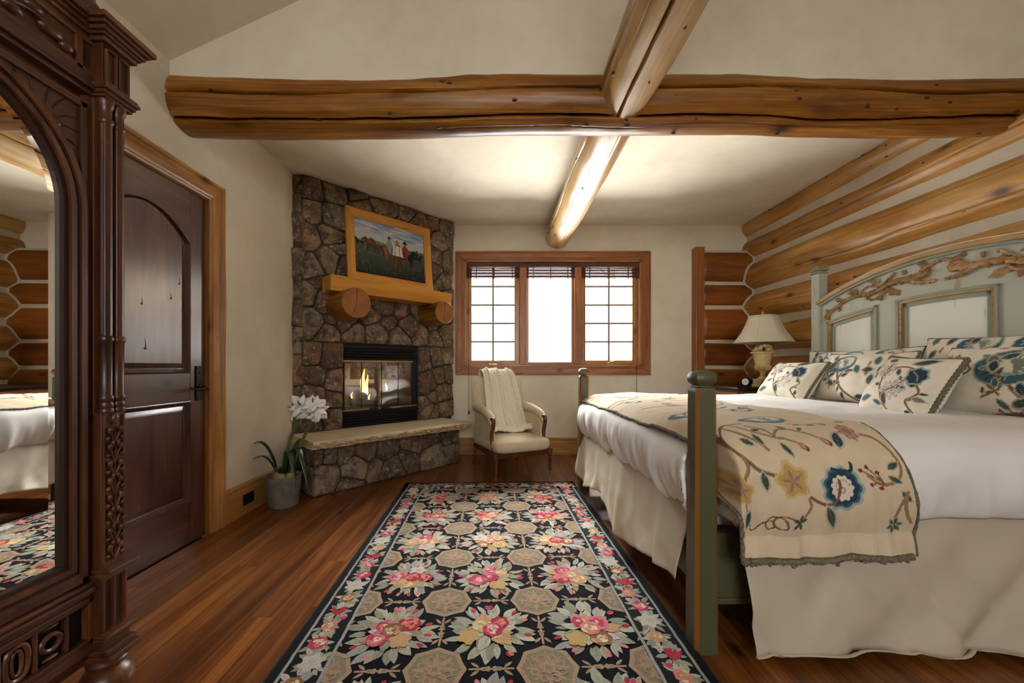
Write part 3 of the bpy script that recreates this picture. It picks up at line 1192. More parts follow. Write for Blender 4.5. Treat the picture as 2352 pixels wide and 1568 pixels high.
def hearth_n(u):
    return .43 - .075 * min(max(u, 0), 1.6) / 1.2 - .05 * max(0, u - 1.3)


def base3(u, z, h):
    return (u, -(hearth_n(u) - .035 + h), z)


for c in voronoi(HB, (-.062, 1.60, .0, .425)):
    stone_from(c, base3, rs.uniform(.025, .045), fp, rs)


def baseL3(a, z, h):
    # left end of the base, facing local -x
    return (-.058 + .0 - h * .6, -a, z)


for (a0, a1, z0, z1) in ((.0, .22, 0, .22), (.22, .40, 0, .25), (0, .2, .22, .425), (.2, .4, .25, .425)):
    stone_from([(a0, z0), (a1, z0), (a1, z1), (a0, z1)], baseL3, .012, fp, rs)


def baseR3(a, z, h):
    return (1.597 + h * .6, -a, z)


for (a0, a1, z0, z1) in ((.0, .16, 0, .22), (.16, .31, 0, .25), (0, .15, .22, .425), (.15, .31, .25, .425)):
    stone_from([(a0, z0), (a1, z0), (a1, z1), (a0, z1)], baseR3, .012, fp, rs)
k = MB()
uu = [-.05 + 1.64 * i / 12 for i in range(13)]
k.prism([(u, -(hearth_n(u) - .03)) for u in uu] + [(1.59, .0), (-.05, .0)], 'z', 0, .424).build('mortar', M['mortar'], fp)


# hearth slabs with a rough chipped front
def slab(u0, u1, left_end, right_end):
    n = max(8, int((u1 - u0) / .03))
    mt = 14
    rows = []
    zt, zb = .487, .424
    f = .56
    prof = [(.0, zt), (f - .012, zt)] + [(f + .010, zt - .008), (f + .012, zt - .022), (f + .004, zt - .038), (f - .004, zt - .052), (f - .012, zb)] + [(0, zb)]
    vs, fs = [], []
    for i in range(n + 1):
        u = u0 + (u1 - u0) * i / n
        for j, (nn, z) in enumerate(prof):
            q = rs.uniform(-.011, .011) if 1 < j < 7 else (rs.uniform(-.003, .003) if j == 1 else 0)
            zz = rs.uniform(-.004, .004) if 2 <= j < 6 else 0
            du = 0
            if left_end and i == 0 and 0 < j < 7:
                du = rs.uniform(0, .018)
            if right_end and i == n and 0 < j < 7:
                du = -rs.uniform(0, .018)
            vs.append((u + du, -(nn + q), z + zz))
    m = len(prof)
    for i in range(n):
        for j in range(m):
            jj = (j + 1) % m
            fs.append((i * m + j, (i + 1) * m + j, (i + 1) * m + jj, i * m + jj))
    fs.append(tuple(range(m)))
    fs.append(tuple(range(n * m, n * m + m))[::-1])
    o = MB().add(vs, fs).build('hearth_slab', M['slab'], fp)
    o.data.materials.append(M['slab_edge'])
    for p in o.data.polygons:
        if p.normal.z < .6:
            p.material_index = 1
    return o


slab(-.118, .845, True, False)
slab(.848, 1.60, False, True)

# mantel beam
MB().box((.160, -.25, 1.797), (1.53, -.035, 1.945)).build('mantel_shelf', M['maple'], fp, bevel=.005)


# corbel logs carrying the mantel
def corbel(u, z, r, n1):
    o = log_mesh('corbel', (u, -.02, z), (u, -n1, z), r * 1.04, r, M['log_beam'], fp, 64, 24, seed=int(u * 100), lump=.02, wander=.0, cracks=[(1.2, .5, 1.01, .004, .03, .05)])
    # end grain with a radial check
    k = MB()
    vs = [(0, -n1 - .0015, 0)]
    for i in range(40):
        t = 2 * pi * i / 40
        vs.append((u - u + r * .97 * cos(t), -n1 - .0012, r * .97 * sin(t)))
    k.add(vs, [(0, 1 + i, 1 + (i + 1) % 40) for i in range(40)])
    e = k.build('end_grain', M['endring'], o)
    e.matrix_parent_inverse = o.matrix_basis.inverted()
    e.location = (u, 0, z)
    k = MB()
    k.prism([(-.0012, .0), (.003, .0), (.006, r * .93), (-.001, r * .93)], 'y', -n1 - .0022, -n1 - .0012)
    c = k.build('check_crack', M['black'], o)
    c.matrix_parent_inverse = o.matrix_basis.inverted()
    c.location = (u, 0, z)
    k = MB()
    k.prism([(-.001, .0), (.002, .0), (-.02, -r * .6), (-.026, -r * .6)], 'y', -n1 - .0022, -n1 - .0012)
    c = k.build('check_crack', M['black'], o)
    c.matrix_parent_inverse = o.matrix_basis.inverted()
    c.location = (u, 0, z)
    return o


def mat_endring():
    k = NT('end_ring_wood')
    v = k.coords((1, 1, 1), rnd=False)
    w = k.n('ShaderNodeTexWave', wave_type='RINGS', rings_direction='Y')
    w.inputs['Scale'].default_value = 26
    w.inputs['Distortion'].default_value = 2.5
    w.inputs['Detail'].default_value = 3
    k.l(v, w.inputs['Vector'])
    c = k.ramp(w.outputs['Fac'], [(.0, S(134, 80, 34)), (.6, S(164, 104, 50)), (1, S(174, 118, 64))])
    f = k.noise(v, 9, 3)
    k.base(k.mix(1.0, c, k.ramp(f, [(.3, (.7, .66, .6)), (.7, (1, 1, 1))]), 'MULTIPLY'))
    k.set('Roughness', .5)
    return k.m


M['endring'] = mat_endring()
corbel(.343, 1.686, .140, .37)
corbel(1.348, 1.697, .124, .37)

# the gas insert
ins = empty('fire_insert')
ins.parent = fp
tag(ins, 'black metal gas fire insert with glass doors')
y0 = .02     # the face sits a little behind the stone surface
MB().box((FBX0 + .004, y0 - .012, 1.165), (FBX1 - .004, y0 + .09, FBZ1 - .004)).build('upper_hood', M['black'], ins, bevel=.003)
MB().box((FBX0 + .004, y0 - .006, FBZ0 + .006), (FBX1 - .004, y0 + .03, .655)).build('lower_skirt', M['black'], ins, bevel=.003)
MB().box((1.175, y0 - .012, .655), (FBX1 - .004, y0 + .06, 1.165)).build('side_frame', M['black'], ins, bevel=.003)
MB().box((FBX0 + .004, y0 - .004, .655), (FBX0 + .03, y0 + .06, 1.165)).build('side_frame', M['black'], ins, bevel=.003)
for i in range(4):
    zz = 1.195 + i * .03
    k = MB()
    k.prism([(y0 - .014, zz), (y0 - .034, zz - .014), (y0 - .034, zz - .009), (y0 - .014, zz + .008)], 'x', FBX0 + .012, FBX1 - .06)
    k.build('louver', M['black'], ins)
for i in range(5):
    zz = .515 + i * .027
    k = MB()
    k.prism([(y0 - .008, zz), (y0 - .026, zz - .012), (y0 - .026, zz - .007), (y0 - .008, zz + .007)], 'x', FBX0 + .012, FBX1 - .03)
    k.build('louver', M['black'], ins)
MB().box((FBX0 + .008, y0 - .024, 1.150), (1.178, y0 - .008, 1.166)).build('brass_rail', M['brass'], ins, bevel=.002)
MB().box((FBX0 + .008, y0 - .026, .655), (FBX1 - .02, y0 - .008, .667)).build('brass_rail', M['brass'], ins, bevel=.002)
for u in (.70, .83, .965):
    MB().box((u - .05, y0 - .036, .652), (u + .05, y0 - .024, .668)).build('door_pull', M['black'] if u < .9 else M['brass'], ins, bevel=.002)
gx = [FBX0 + .03, .575, .80, 1.0, 1.175]
for i in range(4):
    MB().box((gx[i] + .003, y0 - .006, .668), (gx[i + 1] - .003, y0 - .001, 1.150)).build('glass_pane', M['fireglass'], ins)
for u in gx[1:4]:
    MB().box((u - .003, y0 - .009, .668), (u + .003, y0 + .003, 1.150)).build('glass_edge', M['iron'], ins)
# fire chamber (back and sides) with a pressed panel
chm = mat_plain('firebrick', S(150, 122, 92), .9, nscale=9, namt=.3, bump=.5, bscale=30)
k = MB()
a, b2, c, d = (FBX0 + .03, y0 + .02), (.52, .40), (1.08, .40), (1.175, y0 + .02)
z0, z1 = .66, 1.16
for p, q in ((a, b2), (b2, c), (c, d)):
    k.add([(p[0], p[1], z0), (q[0], q[1], z0), (q[0], q[1], z1), (p[0], p[1], z1)], [(0, 1, 2, 3)])
k.build('firebrick_panel', chm, ins)
soot = mat_plain('soot', S(46, 42, 40), .95, nscale=20)
MB().add([(FBX0, .0, z0), (FBX1, .0, z0), (FBX1, .42, z0), (FBX0, .42, z0)], [(0, 1, 2, 3)]).build('chamber_floor', soot, ins)
MB().add([(FBX0, .0, z1), (FBX1, .0, z1), (FBX1, .42, z1), (FBX0, .42, z1)], [(0, 1, 2, 3)]).build('chamber_top', M['black'], ins)
gl = mat_plain('ceramic_log', S(112, 100, 90), .9, nscale=14, namt=.4, bump=.6, bscale=40)
for (p0, p1, r_) in (((.52, .12, .715), (1.06, .15, .72), .045), ((.56, .24, .74), (1.02, .26, .735), .05), ((.62, .10, .80), (.80, .30, .84), .033), ((.86, .10, .80), (1.03, .28, .86), .033), ((.74, .14, .80), (.70, .30, .86), .03)):
    log_mesh('ceramic_log', p0, p1, r_, r_ * .85, gl, ins, 20, 14, seed=int(p0[0] * 77), lump=.12, wander=.006)


def mat_flame():
    k = NT('flame')
    tc = k.n('ShaderNodeTexCoord')
    sp = k.n('ShaderNodeSeparateXYZ')
    k.l(tc.outputs['Generated'], sp.inputs[0])
    c = k.ramp(sp.outputs[2], [(.0, (.7, .25, .06)), (.25, (1, .62, .22)), (.6, (1, .5, .1)), (1, (.9, .25, .03))])
    e = k.n('ShaderNodeEmission')
    k.l(c, e.inputs[0])
    e.inputs[1].default_value = 5.0
    t = k.n('ShaderNodeBsdfTransparent')
    x = k.n('ShaderNodeMixShader')
    lw = k.n('ShaderNodeLayerWeight')
    lw.inputs[0].default_value = .35
    k.l(k.maprange(lw.outputs['Facing'], .2, .9, .05, 1.0), x.inputs[0])
    k.l(e.outputs[0], x.inputs[1])
    k.l(t.outputs[0], x.inputs[2])
    k.l(x.outputs[0], k.out.inputs[0])
    return k.m


M['flame'] = mat_flame()
for (u, y, z, h, r_) in ((.635, .13, .80, .20, .022), (.665, .15, .80, .28, .026), (.695, .14, .80, .22, .024), (.655, .12, .79, .13, .03), (.52, .12, .77, .07, .010), (.70, .1, .75, .06, .012), (.93, .15, .83, .09, .014)):
    k = MB()
    pts, rad = [], []
    for i in range(9):
        t = i / 8
        pts.append((u + .012 * sin(t * 6 + u * 40) * t, y, z + h * t))
        rad.append(r_ * max(.04, (1 - t) ** .8 * (.55 + 1.1 * t) + .02))
    k.tube(pts, rad, 10).build('flame', M['flame'], ins, smooth=True)
# small gas key on the hearth face
ky = MB()
ky.lathe([(0, .016), (.006, .016), (.007, .008), (.017, .008), (.019, 0)], (0, 0, 0), 20)
kk = ky.build('gas_key', M['brass'], fp, smooth=True)
kk.rotation_euler = (pi / 2, 0, 0)
kk.location = (.205, -(hearth_n(.2) + .018), .268)
# ------------------------------------------------------------------ flat pattern drawing (shapes -> faces or woven colours)
class Pattern:
    def __init__(self):
        self.s = []

    def poly(self, pts, col):
        self.s.append(([(float(p[0]), float(p[1])) for p in pts], col))

    def ell(self, x, y, a, b, col, ang=0, n=14):
        ca, sa = cos(ang), sin(ang)
        self.poly([(x + a * cos(t) * ca - b * sin(t) * sa, y + a * cos(t) * sa + b * sin(t) * ca) for t in [2 * pi * i / n for i in range(n)]], col)

    def leaf(self, x, y, L, W, ang, col, vein=None, bend=0.0):
        pts = []
        prof = [(0, 0), (.12, .45), (.3, .9), (.5, 1), (.7, .8), (.88, .38), (1, 0)]
        ca, sa = cos(ang), sin(ang)

        def T(u, v):
            v += bend * math.sin(u * pi) * L
            px, py = u * L, v
            return (x + px * ca - py * sa, y + px * sa + py * ca)
        up = [T(u, w * W / 2) for u, w in prof]
        dn = [T(u, -w * W / 2) for u, w in prof[1:-1]][::-1]
        self.poly(up + dn, col)
        if vein:
            self.poly([T(.05, -.03 * W), T(.9, 0), T(.05, .05 * W)], vein)

    def flower(self, x, y, R, n, col, core=None, ang=0, deep=.3, pts=5):
        P = []
        N = n * pts
        for i in range(N):
            t = 2 * pi * i / N
            r = R * (1 - deep + deep * abs(cos(n * t / 2)))
            P.append((x + r * cos(t + ang), y + r * sin(t + ang)))
        self.poly(P, col)
        if core:
            self.ell(x, y, R * .3, R * .3, core)

    def stroke(self, pts, w, col, sub=5, taper=False):
        q = catmull(pts, sub)
        n = len(q)
        for i in range(n - 1):
            (x0, y0), (x1, y1) = q[i], q[i + 1]
            dx, dy = x1 - x0, y1 - y0
            L = math.hypot(dx, dy) + 1e-9
            w0 = w * ((1 - .6 * i / n) if taper else 1)
            nx, ny = -dy / L * w0 / 2, dx / L * w0 / 2
            ex, ey = dx / L * w0 * .25, dy / L * w0 * .25
            self.poly([(x0 + nx - ex, y0 + ny - ey), (x1 + nx + ex, y1 + ny + ey), (x1 - nx + ex, y1 - ny + ey), (x0 - nx - ex, y0 - ny - ey)], col)

    def mesh(self, name, mat, parent, dz=.00012, z0=0.0):
        vs, fs, cols = [], [], []
        for i, (pts, col) in enumerate(self.s):
            o = len(vs)
            z = z0 + dz * i
            vs += [(p[0], p[1], z) for p in pts]
            fs.append(tuple(range(o, o + len(pts))))
            cols.append(col)
        me = bpy.data.meshes.new(name)
        me.from_pydata(vs, [], fs)
        at = me.color_attributes.new('Col', 'FLOAT_COLOR', 'CORNER')
        buf = np.ones((len(me.loops), 4), np.float32)
        k = 0
        for f, c in zip(fs, cols):
            buf[k:k + len(f), :3] = c
            k += len(f)
        at.data.foreach_set('color', buf.reshape(-1))
        me.materials.append(mat)
        bm = bmesh.new()
        bm.from_mesh(me)
        for f in bm.faces:
            if f.normal.z < 0:
                f.normal_flip()
        bm.to_mesh(me)
        bm.free()
        o = bpy.data.objects.new(name, me)
        COL.objects.link(o)
        o.parent = parent
        return o

    def raster(self, X, Y, base):
        """colours on a regular grid: X (n,), Y (m,) -> (n,m,3)"""
        C = np.empty((len(X), len(Y), 3), np.float32)
        C[:] = base
        for pts, col in self.s:
            px = np.array([p[0] for p in pts])
            py = np.array([p[1] for p in pts])
            i0, i1 = np.searchsorted(X, px.min()), np.searchsorted(X, px.max())
            j0, j1 = np.searchsorted(Y, py.min()), np.searchsorted(Y, py.max())
            if i1 <= i0 or j1 <= j0:
                continue
            gx = X[i0:i1][:, None]
            gy = Y[j0:j1][None, :]
            ins = np.zeros((i1 - i0, j1 - j0), bool)
            n = len(pts)
            for a in range(n):
                x0, y0, x1, y1 = px[a], py[a], px[(a + 1) % n], py[(a + 1) % n]
                if y0 == y1:
                    continue
                cnd = ((y0 > gy) != (y1 > gy)) & (gx < (x1 - x0) * (gy - y0) / (y1 - y0) + x0)
                ins ^= cnd
            C[i0:i1, j0:j1][ins] = col
        return C


def catmull(pts, sub=5):
    out = []
    n = len(pts)
    for i in range(n - 1):
        p0, p1, p2, p3 = pts[max(i - 1, 0)], pts[i], pts[i + 1], pts[min(i + 2, n - 1)]
        for k in range(sub):
            t = k / sub
            out.append(tuple(.5 * (2 * p1[c] + (-p0[c] + p2[c]) * t + (2 * p0[c] - 5 * p1[c] + 4 * p2[c] - p3[c]) * t * t + (-p0[c] + 3 * p1[c] - 3 * p2[c] + p3[c]) * t ** 3) for c in range(len(p1))))
    out.append(tuple(pts[-1]))
    return out


# ------------------------------------------------------------------ painting on the mantel
pa = empty('framed_painting', (0, 0, 0))
tag(pa, 'framed painting of riders and horses on a dark prairie, leaning on the mantel', 'painting')
PWd, PHt = .985, .735
bl_w = Vector((-1.83, 3.665, 0)) + Vector((.355, .355, 0)) * 0  # helper origin of the slanted face
U, N_ = Vector((.70711, .70711, 0)), Vector((.70711, -.70711, 0))
org = Vector((-1.83, 3.665, 1.948)) + U * .362 + N_ * .125
lean = math.asin(.07 / .735)
X_ = U
Z_ = (Vector((0, 0, 1)) * cos(lean) - N_ * sin(lean)).normalized()
Y_ = Z_.cross(X_).normalized()
mw = Matrix(((X_.x, Y_.x, Z_.x, org.x), (X_.y, Y_.y, Z_.y, org.y), (X_.z, Y_.z, Z_.z, org.z), (0, 0, 0, 1)))
pa.matrix_world = mw
pa.location, pa.rotation_euler = mw.to_translation(), mw.to_euler()
fwid = .088
fprof = [(0, 0), (0, -.03), (.012, -.036), (.03, -.03), (.05, -.026), (.066, -.024), (.074, -.030), (.082, -.026), (fwid, -.012), (fwid, 0)]


def frame_side(pts_fn, mat):
    n = len(fprof)
    vs = [pts_fn(p, 0) for p in fprof] + [pts_fn(p, 1) for p in fprof]
    fs = [(i, (i + 1) % n, n + (i + 1) % n, n + i) for i in range(n)]
    fs += [tuple(range(n))[::-1], tuple(range(n, 2 * n))]
    MB().add(vs, fs).build('frame_rail', mat, pa)


frame_side(lambda p, e: ((p[0] if e == 0 else PWd - p[0]), p[1], p[0]), M['maple'])
frame_side(lambda p, e: ((p[0] if e == 0 else PWd - p[0]), p[1], PHt - p[0]), M['maple'])
frame_side(lambda p, e: (p[0], p[1], (p[0] if e == 0 else PHt - p[0])), M['maple_z'])
frame_side(lambda p, e: (PWd - p[0], p[1], (p[0] if e == 0 else PHt - p[0])), M['maple_z'])
MB().box((.01, -.010, .01), (PWd - .01, -.002, PHt - .01)).build('backing_board', M['maple'], pa)
# the picture: painted shapes in picture units (0..1 across, 0..1 up)
P = Pattern()
iw, ih = PWd - 2 * fwid + .01, PHt - 2 * fwid + .01
R_ = random.Random(5)


def sky_col(t):
    a, b = S(176, 178, 176), S(118, 140, 162)
    return tuple(a[i] + (b[i] - a[i]) * t for i in range(3))


for i in range(14):
    z0, z1 = .60 + .4 * i / 14, .60 + .4 * (i + 1) / 14
    P.poly([(0, z0), (1, z0), (1, z1), (0, z1)], sky_col(max(0, (i - 4) / 10)))
for i in range(46):
    x, z = R_.random(), R_.uniform(.74, .98)
    P.ell(x, z, R_.uniform(.05, .16), R_.uniform(.006, .02), R_.choice([S(186, 182, 178), S(198, 194, 188), S(150, 162, 176), S(108, 132, 160)]), R_.uniform(-.15, .1), 10)
P.poly([(0, .60), (.2, .66), (.4, .63), (.7, .60), (1, .62), (1, .5), (0, .5)], S(110, 122, 92))
for i in range(14):
    z0, z1 = .58 * i / 14, .58 * (i + 1) / 14
    t = i / 13
    P.poly([(0, z0), (1, z0), (1, z1), (0, z1)], tuple(S(22, 26, 22)[c] * (1 - t) + S(80, 92, 76)[c] * t for c in range(3)))
for i in range(420):
    z = R_.uniform(.02, .56)
    x = R_.random()
    g_ = R_.uniform(.7, 1.35) * (.4 + z * 1.2)
    P.leaf(x, z, R_.uniform(.02, .05), R_.uniform(.008, .02), pi / 2 + R_.uniform(-.5, .5), tuple(c * g_ for c in R_.choice([S(74, 84, 70), S(92, 96, 84), S(58, 70, 58), S(104, 104, 92)])))


def horse(P, x, z, s, col, face=1, rider=None, hat=None, legs=True):
    """horse seen from the side; face=1 looks right"""
    f = face * s
    def T(a, b):
        return (x + a * f, z + b * s * 1.3)
    P.poly([T(-.5, .36), T(-.52, .55), T(-.35, .62), T(0, .56), T(.3, .62), T(.48, .92), T(.58, .98), T(.62, .9), T(.8, .74), T(.76, .66), T(.6, .72), T(.5, .5), T(.4, .36), T(0, .3), T(-.3, .32)], col)
    dk = tuple(c * .55 for c in col)
    if legs:
        for lx in (-.44, -.30, .26, .38):
            P.poly([T(lx - .05, .4), T(lx + .07, .4), T(lx + .04, .12), T(lx + .05, -.06), T(lx - .03, -.06), T(lx - .02, .14)], dk)
    P.poly([T(.3, .62), T(.48, .95), T(.44, .96), T(.24, .64)], dk)
    P.poly([T(-.5, .56), T(-.6, .5), T(-.62, .16), T(-.54, .3)], dk)
    if rider:
        P.poly([T(-.14, .5), T(-.18, 1.0), T(-.1, 1.1), T(.08, 1.1), T(.16, 1.0), T(.14, .55), T(.1, .25), T(-.02, .25)], rider)
        P.ell(T(0, 1.2)[0], T(0, 1.2)[1], .08 * s, .1 * s * 1.3, S(120, 80, 58))
        P.ell(T(0, 1.28)[0], T(0, 1.28)[1], .19 * s, .035 * s * 1.3, hat or S(40, 30, 26))
        P.ell(T(0, 1.34)[0], T(0, 1.34)[1], .09 * s, .07 * s * 1.3, hat or S(40, 30, 26))


horse(P, .075, .50, .11, S(34, 24, 20), -1)
P.poly([(.12, .47), (.16, .47), (.155, .60), (.125, .60)], S(104, 96, 80))
P.ell(.14, .635, .02, .03, S(58, 44, 36))
P.poly([(.118, .58), (.165, .58), (.16, .66), (.122, .66)], S(84, 72, 58))
horse(P, .24, .44, .19, S(88, 52, 34), -1)
horse(P, .33, .43, .20, S(100, 58, 38), -1)
horse(P, .47, .40, .21, S(92, 48, 32), 1, S(120, 140, 138), S(60, 56, 48))
P.poly([(.37, .56), (.43, .56), (.44, .45), (.43, .30), (.42, .30), (.40, .44)], S(150, 74, 46))
horse(P, .70, .30, .25, S(26, 22, 22), 1, S(128, 40, 34), S(26, 20, 18))
horse(P, .88, .40, .13, S(28, 24, 22), 1, S(40, 34, 32), S(30, 26, 24))
horse(P, .615, .44, .12, S(40, 30, 26), -1, S(60, 50, 44), S(40, 32, 28))
# standing man: hat, white shirt, braces, brown trousers
P.poly([(.525, .20), (.555, .20), (.560, .40), (.572, .40), (.595, .20), (.625, .20), (.635, .44), (.515, .44)], S(92, 48, 32))
P.poly([(.535, .20), (.552, .20), (.556, .38), (.542, .38)], S(126, 70, 46))
P.poly([(.52, .44), (.635, .44), (.655, .42), (.668, .44), (.645, .60), (.62, .635), (.545, .635), (.52, .60), (.508, .45)], S(206, 200, 186))
P.poly([(.54, .44), (.548, .44), (.556, .63), (.549, .63)], S(92, 40, 38))
P.poly([(.612, .44), (.62, .44), (.612, .63), (.605, .63)], S(92, 40, 38))
P.ell(.583, .67, .022, .04, S(150, 100, 72))
P.ell(.583, .705, .045, .012, S(150, 120, 60))
P.ell(.580, .725, .022, .025, S(160, 128, 66))
P.s = [([(p[0] * iw, p[1] * ih) for p in pts], c) for pts, c in P.s]
M['paint'] = mat_attr('oil_paint', .45, .15, 160, .10, 0.0, 40)
pic = P.mesh('canvas_picture', M['paint'], pa, dz=.000005)
pic.rotation_euler = (pi / 2, 0, 0)
pic.location = (fwid - .005, -.0106, fwid - .005)
MB().box((fwid - .008, -.0105, fwid - .008), (PWd - fwid + .008, -.0103, PHt - fwid + .008)).build('canvas', M['paint'], pa)

# ------------------------------------------------------------------ potted amaryllis
pl = empty('potted_amaryllis', (-1.725, 3.150, 0))
tag(pl, 'white amaryllis with strap leaves in a rough grey pot beside the hearth', 'plant')
potm = mat_plain('weathered_clay', S(112, 106, 96), .9, nscale=14, namt=.3, bump=.4, bscale=50)
MB().lathe([(.0, .0), (.098, .0), (.108, .01), (.128, .215), (.133, .235), (.130, .243), (.120, .243), (.112, .20), (.0, .20)], (0, 0, 0), 36).build('pot', potm, pl, smooth=True)
MB().lathe([(0, .205), (.06, .208), (.114, .2)], (0, 0, 0), 24).build('soil', mat_plain('potting_soil', S(40, 30, 22), .95, nscale=60, bump=.8), pl)
bulb = mat_plain('bulb_skin', S(150, 136, 74), .6, nscale=20, namt=.25)
MB().lathe([(.0, .18), (.05, .19), (.055, .215), (.04, .25), (.02, .28), (.0, .285)], (-.02, -.02, 0), 16).build('bulb', bulb, pl, smooth=True)
MB().lathe([(.0, .18), (.04, .19), (.045, .215), (.032, .245), (.016, .27), (.0, .275)], (.05, .01, 0), 16).build('bulb', bulb, pl, smooth=True)
leafm = mat_plain('strap_leaf', S(40, 62, 40), .32, nscale=20, namt=.2)


def strap(base, tip, lift, w, name='leaf', droop=0):
    a, b = Vector(base), Vector(tip)
    n = 12
    side = (b - a).cross(Vector((0, 0, 1))).normalized()
    vs, fs = [], []
    for i in range(n + 1):
        t = i / n
        p = a.lerp(b, t) + Vector((0, 0, lift * math.sin(pi * t ** .8) - droop * t ** 3))
        ww = w * (.55 + .45 * math.sin(pi * min(1, t * 1.1 + .1))) * (1 - t ** 6) + .001
        up = Vector((0, 0, -.12 * ww))
        vs += [tuple(p - side * ww / 2), tuple(p + up), tuple(p + side * ww / 2)]
    for i in range(n):
        for k in (0, 1):
            fs.append((i * 3 + k, i * 3 + k + 1, i * 3 + k + 4, i * 3 + k + 3))
    o = MB().add(vs, fs).build(name, leafm, pl)
    s_ = o.modifiers.new('thick', 'SOLIDIFY')
    s_.thickness = .003
    o.data.polygons.foreach_set('use_smooth', [True] * len(o.data.polygons))


strap((-.03, -.03, .26), (-.335, -.06, .34), .22, .045)
strap((-.04, -.02, .25), (-.27, -.08, .325), .12, .034)
strap((0, 0, .26), (.13, .12, .50), .06, .045)
strap((.02, -.02, .26), (.19, -.18, .17), .23, .05)
strap((.05, .0, .26), (.26, -.13, .16), .25, .05)
strap((.04, .02, .26), (.28, -.02, .40), .10, .045)
strap((.0, -.04, .26), (.03, -.16, .30), .05, .05)
strap((.02, .05, .26), (.10, .2, .46), .14, .04)
stemm = mat_plain('flower_stem', S(82, 98, 46), .45, nscale=12)
fl_m = mat_plain('white_petal', S(238, 236, 228), .6, nscale=8, namt=.03)
fl_m.node_tree.nodes['Principled BSDF'].inputs['Subsurface Weight'].default_value = .15
for (b0, t0) in (((-.01, -.02, .24), (.155, -.04, .745)), ((.05, .0, .24), (.255, -.02, .720))):
    a, b = Vector(b0), Vector(t0)
    MB().tube([a, a.lerp(b, .5) + Vector((-.012, 0, .01)), b], [.013, .012, .010], 10).build('stem', stemm, pl, smooth=True)


def bloom(c, d, R, rseed):
    """trumpet flower: six petals curling back around direction d"""
    rr = random.Random(rseed)
    d = Vector(d).normalized()
    a = d.orthogonal().normalized()
    b = d.cross(a)
    e = empty('flower', (0, 0, 0))
    e.parent = pl
    for k in range(6):
        th = 2 * pi * k / 6 + rr.uniform(-.15, .15) + rseed
        r_ = (a * cos(th) + b * sin(th))
        sdir = d.cross(r_)
        vs, fs = [], []
        n, m = 8, 4
        Rk = R * rr.uniform(.9, 1.1) * (1.0 if k % 2 else .88)
        for i in range(n + 1):
            t = i / n
            rad = .012 + Rk * t ** 1.25
            ax = .55 * Rk * (1.5 * t - .75 * t * t * 1.5)
            w = Rk * .62 * math.sin(pi * min(.98, t * .9 + .08)) ** .8
            for j in range(m + 1):
                q = j / m * 2 - 1
                p = Vector(c) + d * (ax - .12 * Rk * q * q + .03 * Rk * math.sin(9 * t + q * 3)) + r_ * rad + sdir * (q * w / 2)
                vs.append(tuple(p))
        for i in range(n):
            for j in range(m):
                z_ = i * (m + 1) + j
                fs.append((z_, z_ + 1, z_ + m + 2, z_ + m + 1))
        o = MB().add(vs, fs).build('petal', fl_m, e)
        s_ = o.modifiers.new('thick', 'SOLIDIFY')
        s_.thickness = .0015
        o.data.polygons.foreach_set('use_smooth', [True] * len(o.data.polygons))
    MB().tube([Vector(c) - d * .03, Vector(c) + d * .02, Vector(c) + d * R * .7], [.008, .006, .003], 6).build('pistil', stemm, e)


for i, (c, d) in enumerate((((.13, -.05, .775), (-.8, -.5, .2)), ((.165, -.06, .80), (.1, -.9, .55)), ((.19, -.03, .775), (.35, -.6, -.15)), ((.235, -.05, .755), (.3, -.9, -.5)), ((.265, -.02, .775), (.9, -.5, .3)), ((.25, -.04, .80), (.2, -.5, .9)), ((.275, .0, .75), (.8, -.4, -.35)))):
    bloom(c, d, .095, i * 1.7)
# ------------------------------------------------------------------ armchair
ch = empty('armchair', (.105, 4.225, 0), radians(25))
tag(ch, 'small cream upholstered armchair with carved walnut arms under the window', 'armchair')
W2, D2 = .305, .30


def rail(p, q, z0, z1, t=.03):
    a, b = Vector((*p, 0)), Vector((*q, 0))
    d = (b - a).normalized()
    n = Vector((-d.y, d.x, 0)) * t / 2
    k = MB()
    k.add([(*(a - n).xy, z0), (*(b - n).xy, z0), (*(b + n).xy, z0), (*(a + n).xy, z0), (*(a - n).xy, z1), (*(b - n).xy, z1), (*(b + n).xy, z1), (*(a + n).xy, z1)],
          [(0, 3, 2, 1), (4, 5, 6, 7), (0, 1, 5, 4), (1, 2, 6, 5), (2, 3, 7, 6), (3, 0, 4, 7)])
    k.build('seat_rail', M['walnut'], ch, bevel=.004)


FL, FR, BL, BR = (-W2, -D2), (W2, -D2), (-W2 + .04, D2 + .05), (W2 - .04, D2 + .05)
rail(FL, FR, .205, .262)
rail(FL, BL, .205, .262)
rail(FR, BR, .205, .262)
rail(BL, BR, .205, .262)
legp = [(.0, 0), (.011, .0), (.012, .018), (.008, .022), (.014, .05), (.017, .12), (.021, .165), (.015, .172), (.024, .178), (.024, .186), (.016, .192), (.02, .2), (.027, .205), (.027, .262), (0, .262)]
first = MB().lathe(legp, (0, 0, 0), 16).build('leg', M['walnut'], ch, smooth=True)
first.location = (*FL, 0)
dup(first, ch, (*FR, 0))
caster = MB().lathe([(0, 0), (.010, 0), (.012, .010), (.012, .022), (0, .022)], (0, 0, 0), 12).build('caster', M['brass'], ch, smooth=True)
caster.location = (*FL, .0)
dup(caster, ch, (*FR, 0))
for s_, (bx, by) in ((-1, BL), (1, BR)):
    MB().tube([(bx, by, .24), (bx + .004 * s_, by + .01, .12), (bx + .012 * s_, by + .03, 0)], [.02, .017, .013], 8).build('leg', M['walnut'], ch, smooth=True)


def cushion(name, nx, ny, fn, mat, parent):
    u = np.linspace(-1, 1, nx)[:, None]
    v = np.linspace(-1, 1, ny)[None, :]
    return np_grid(name, fn(u, v), mat, parent)


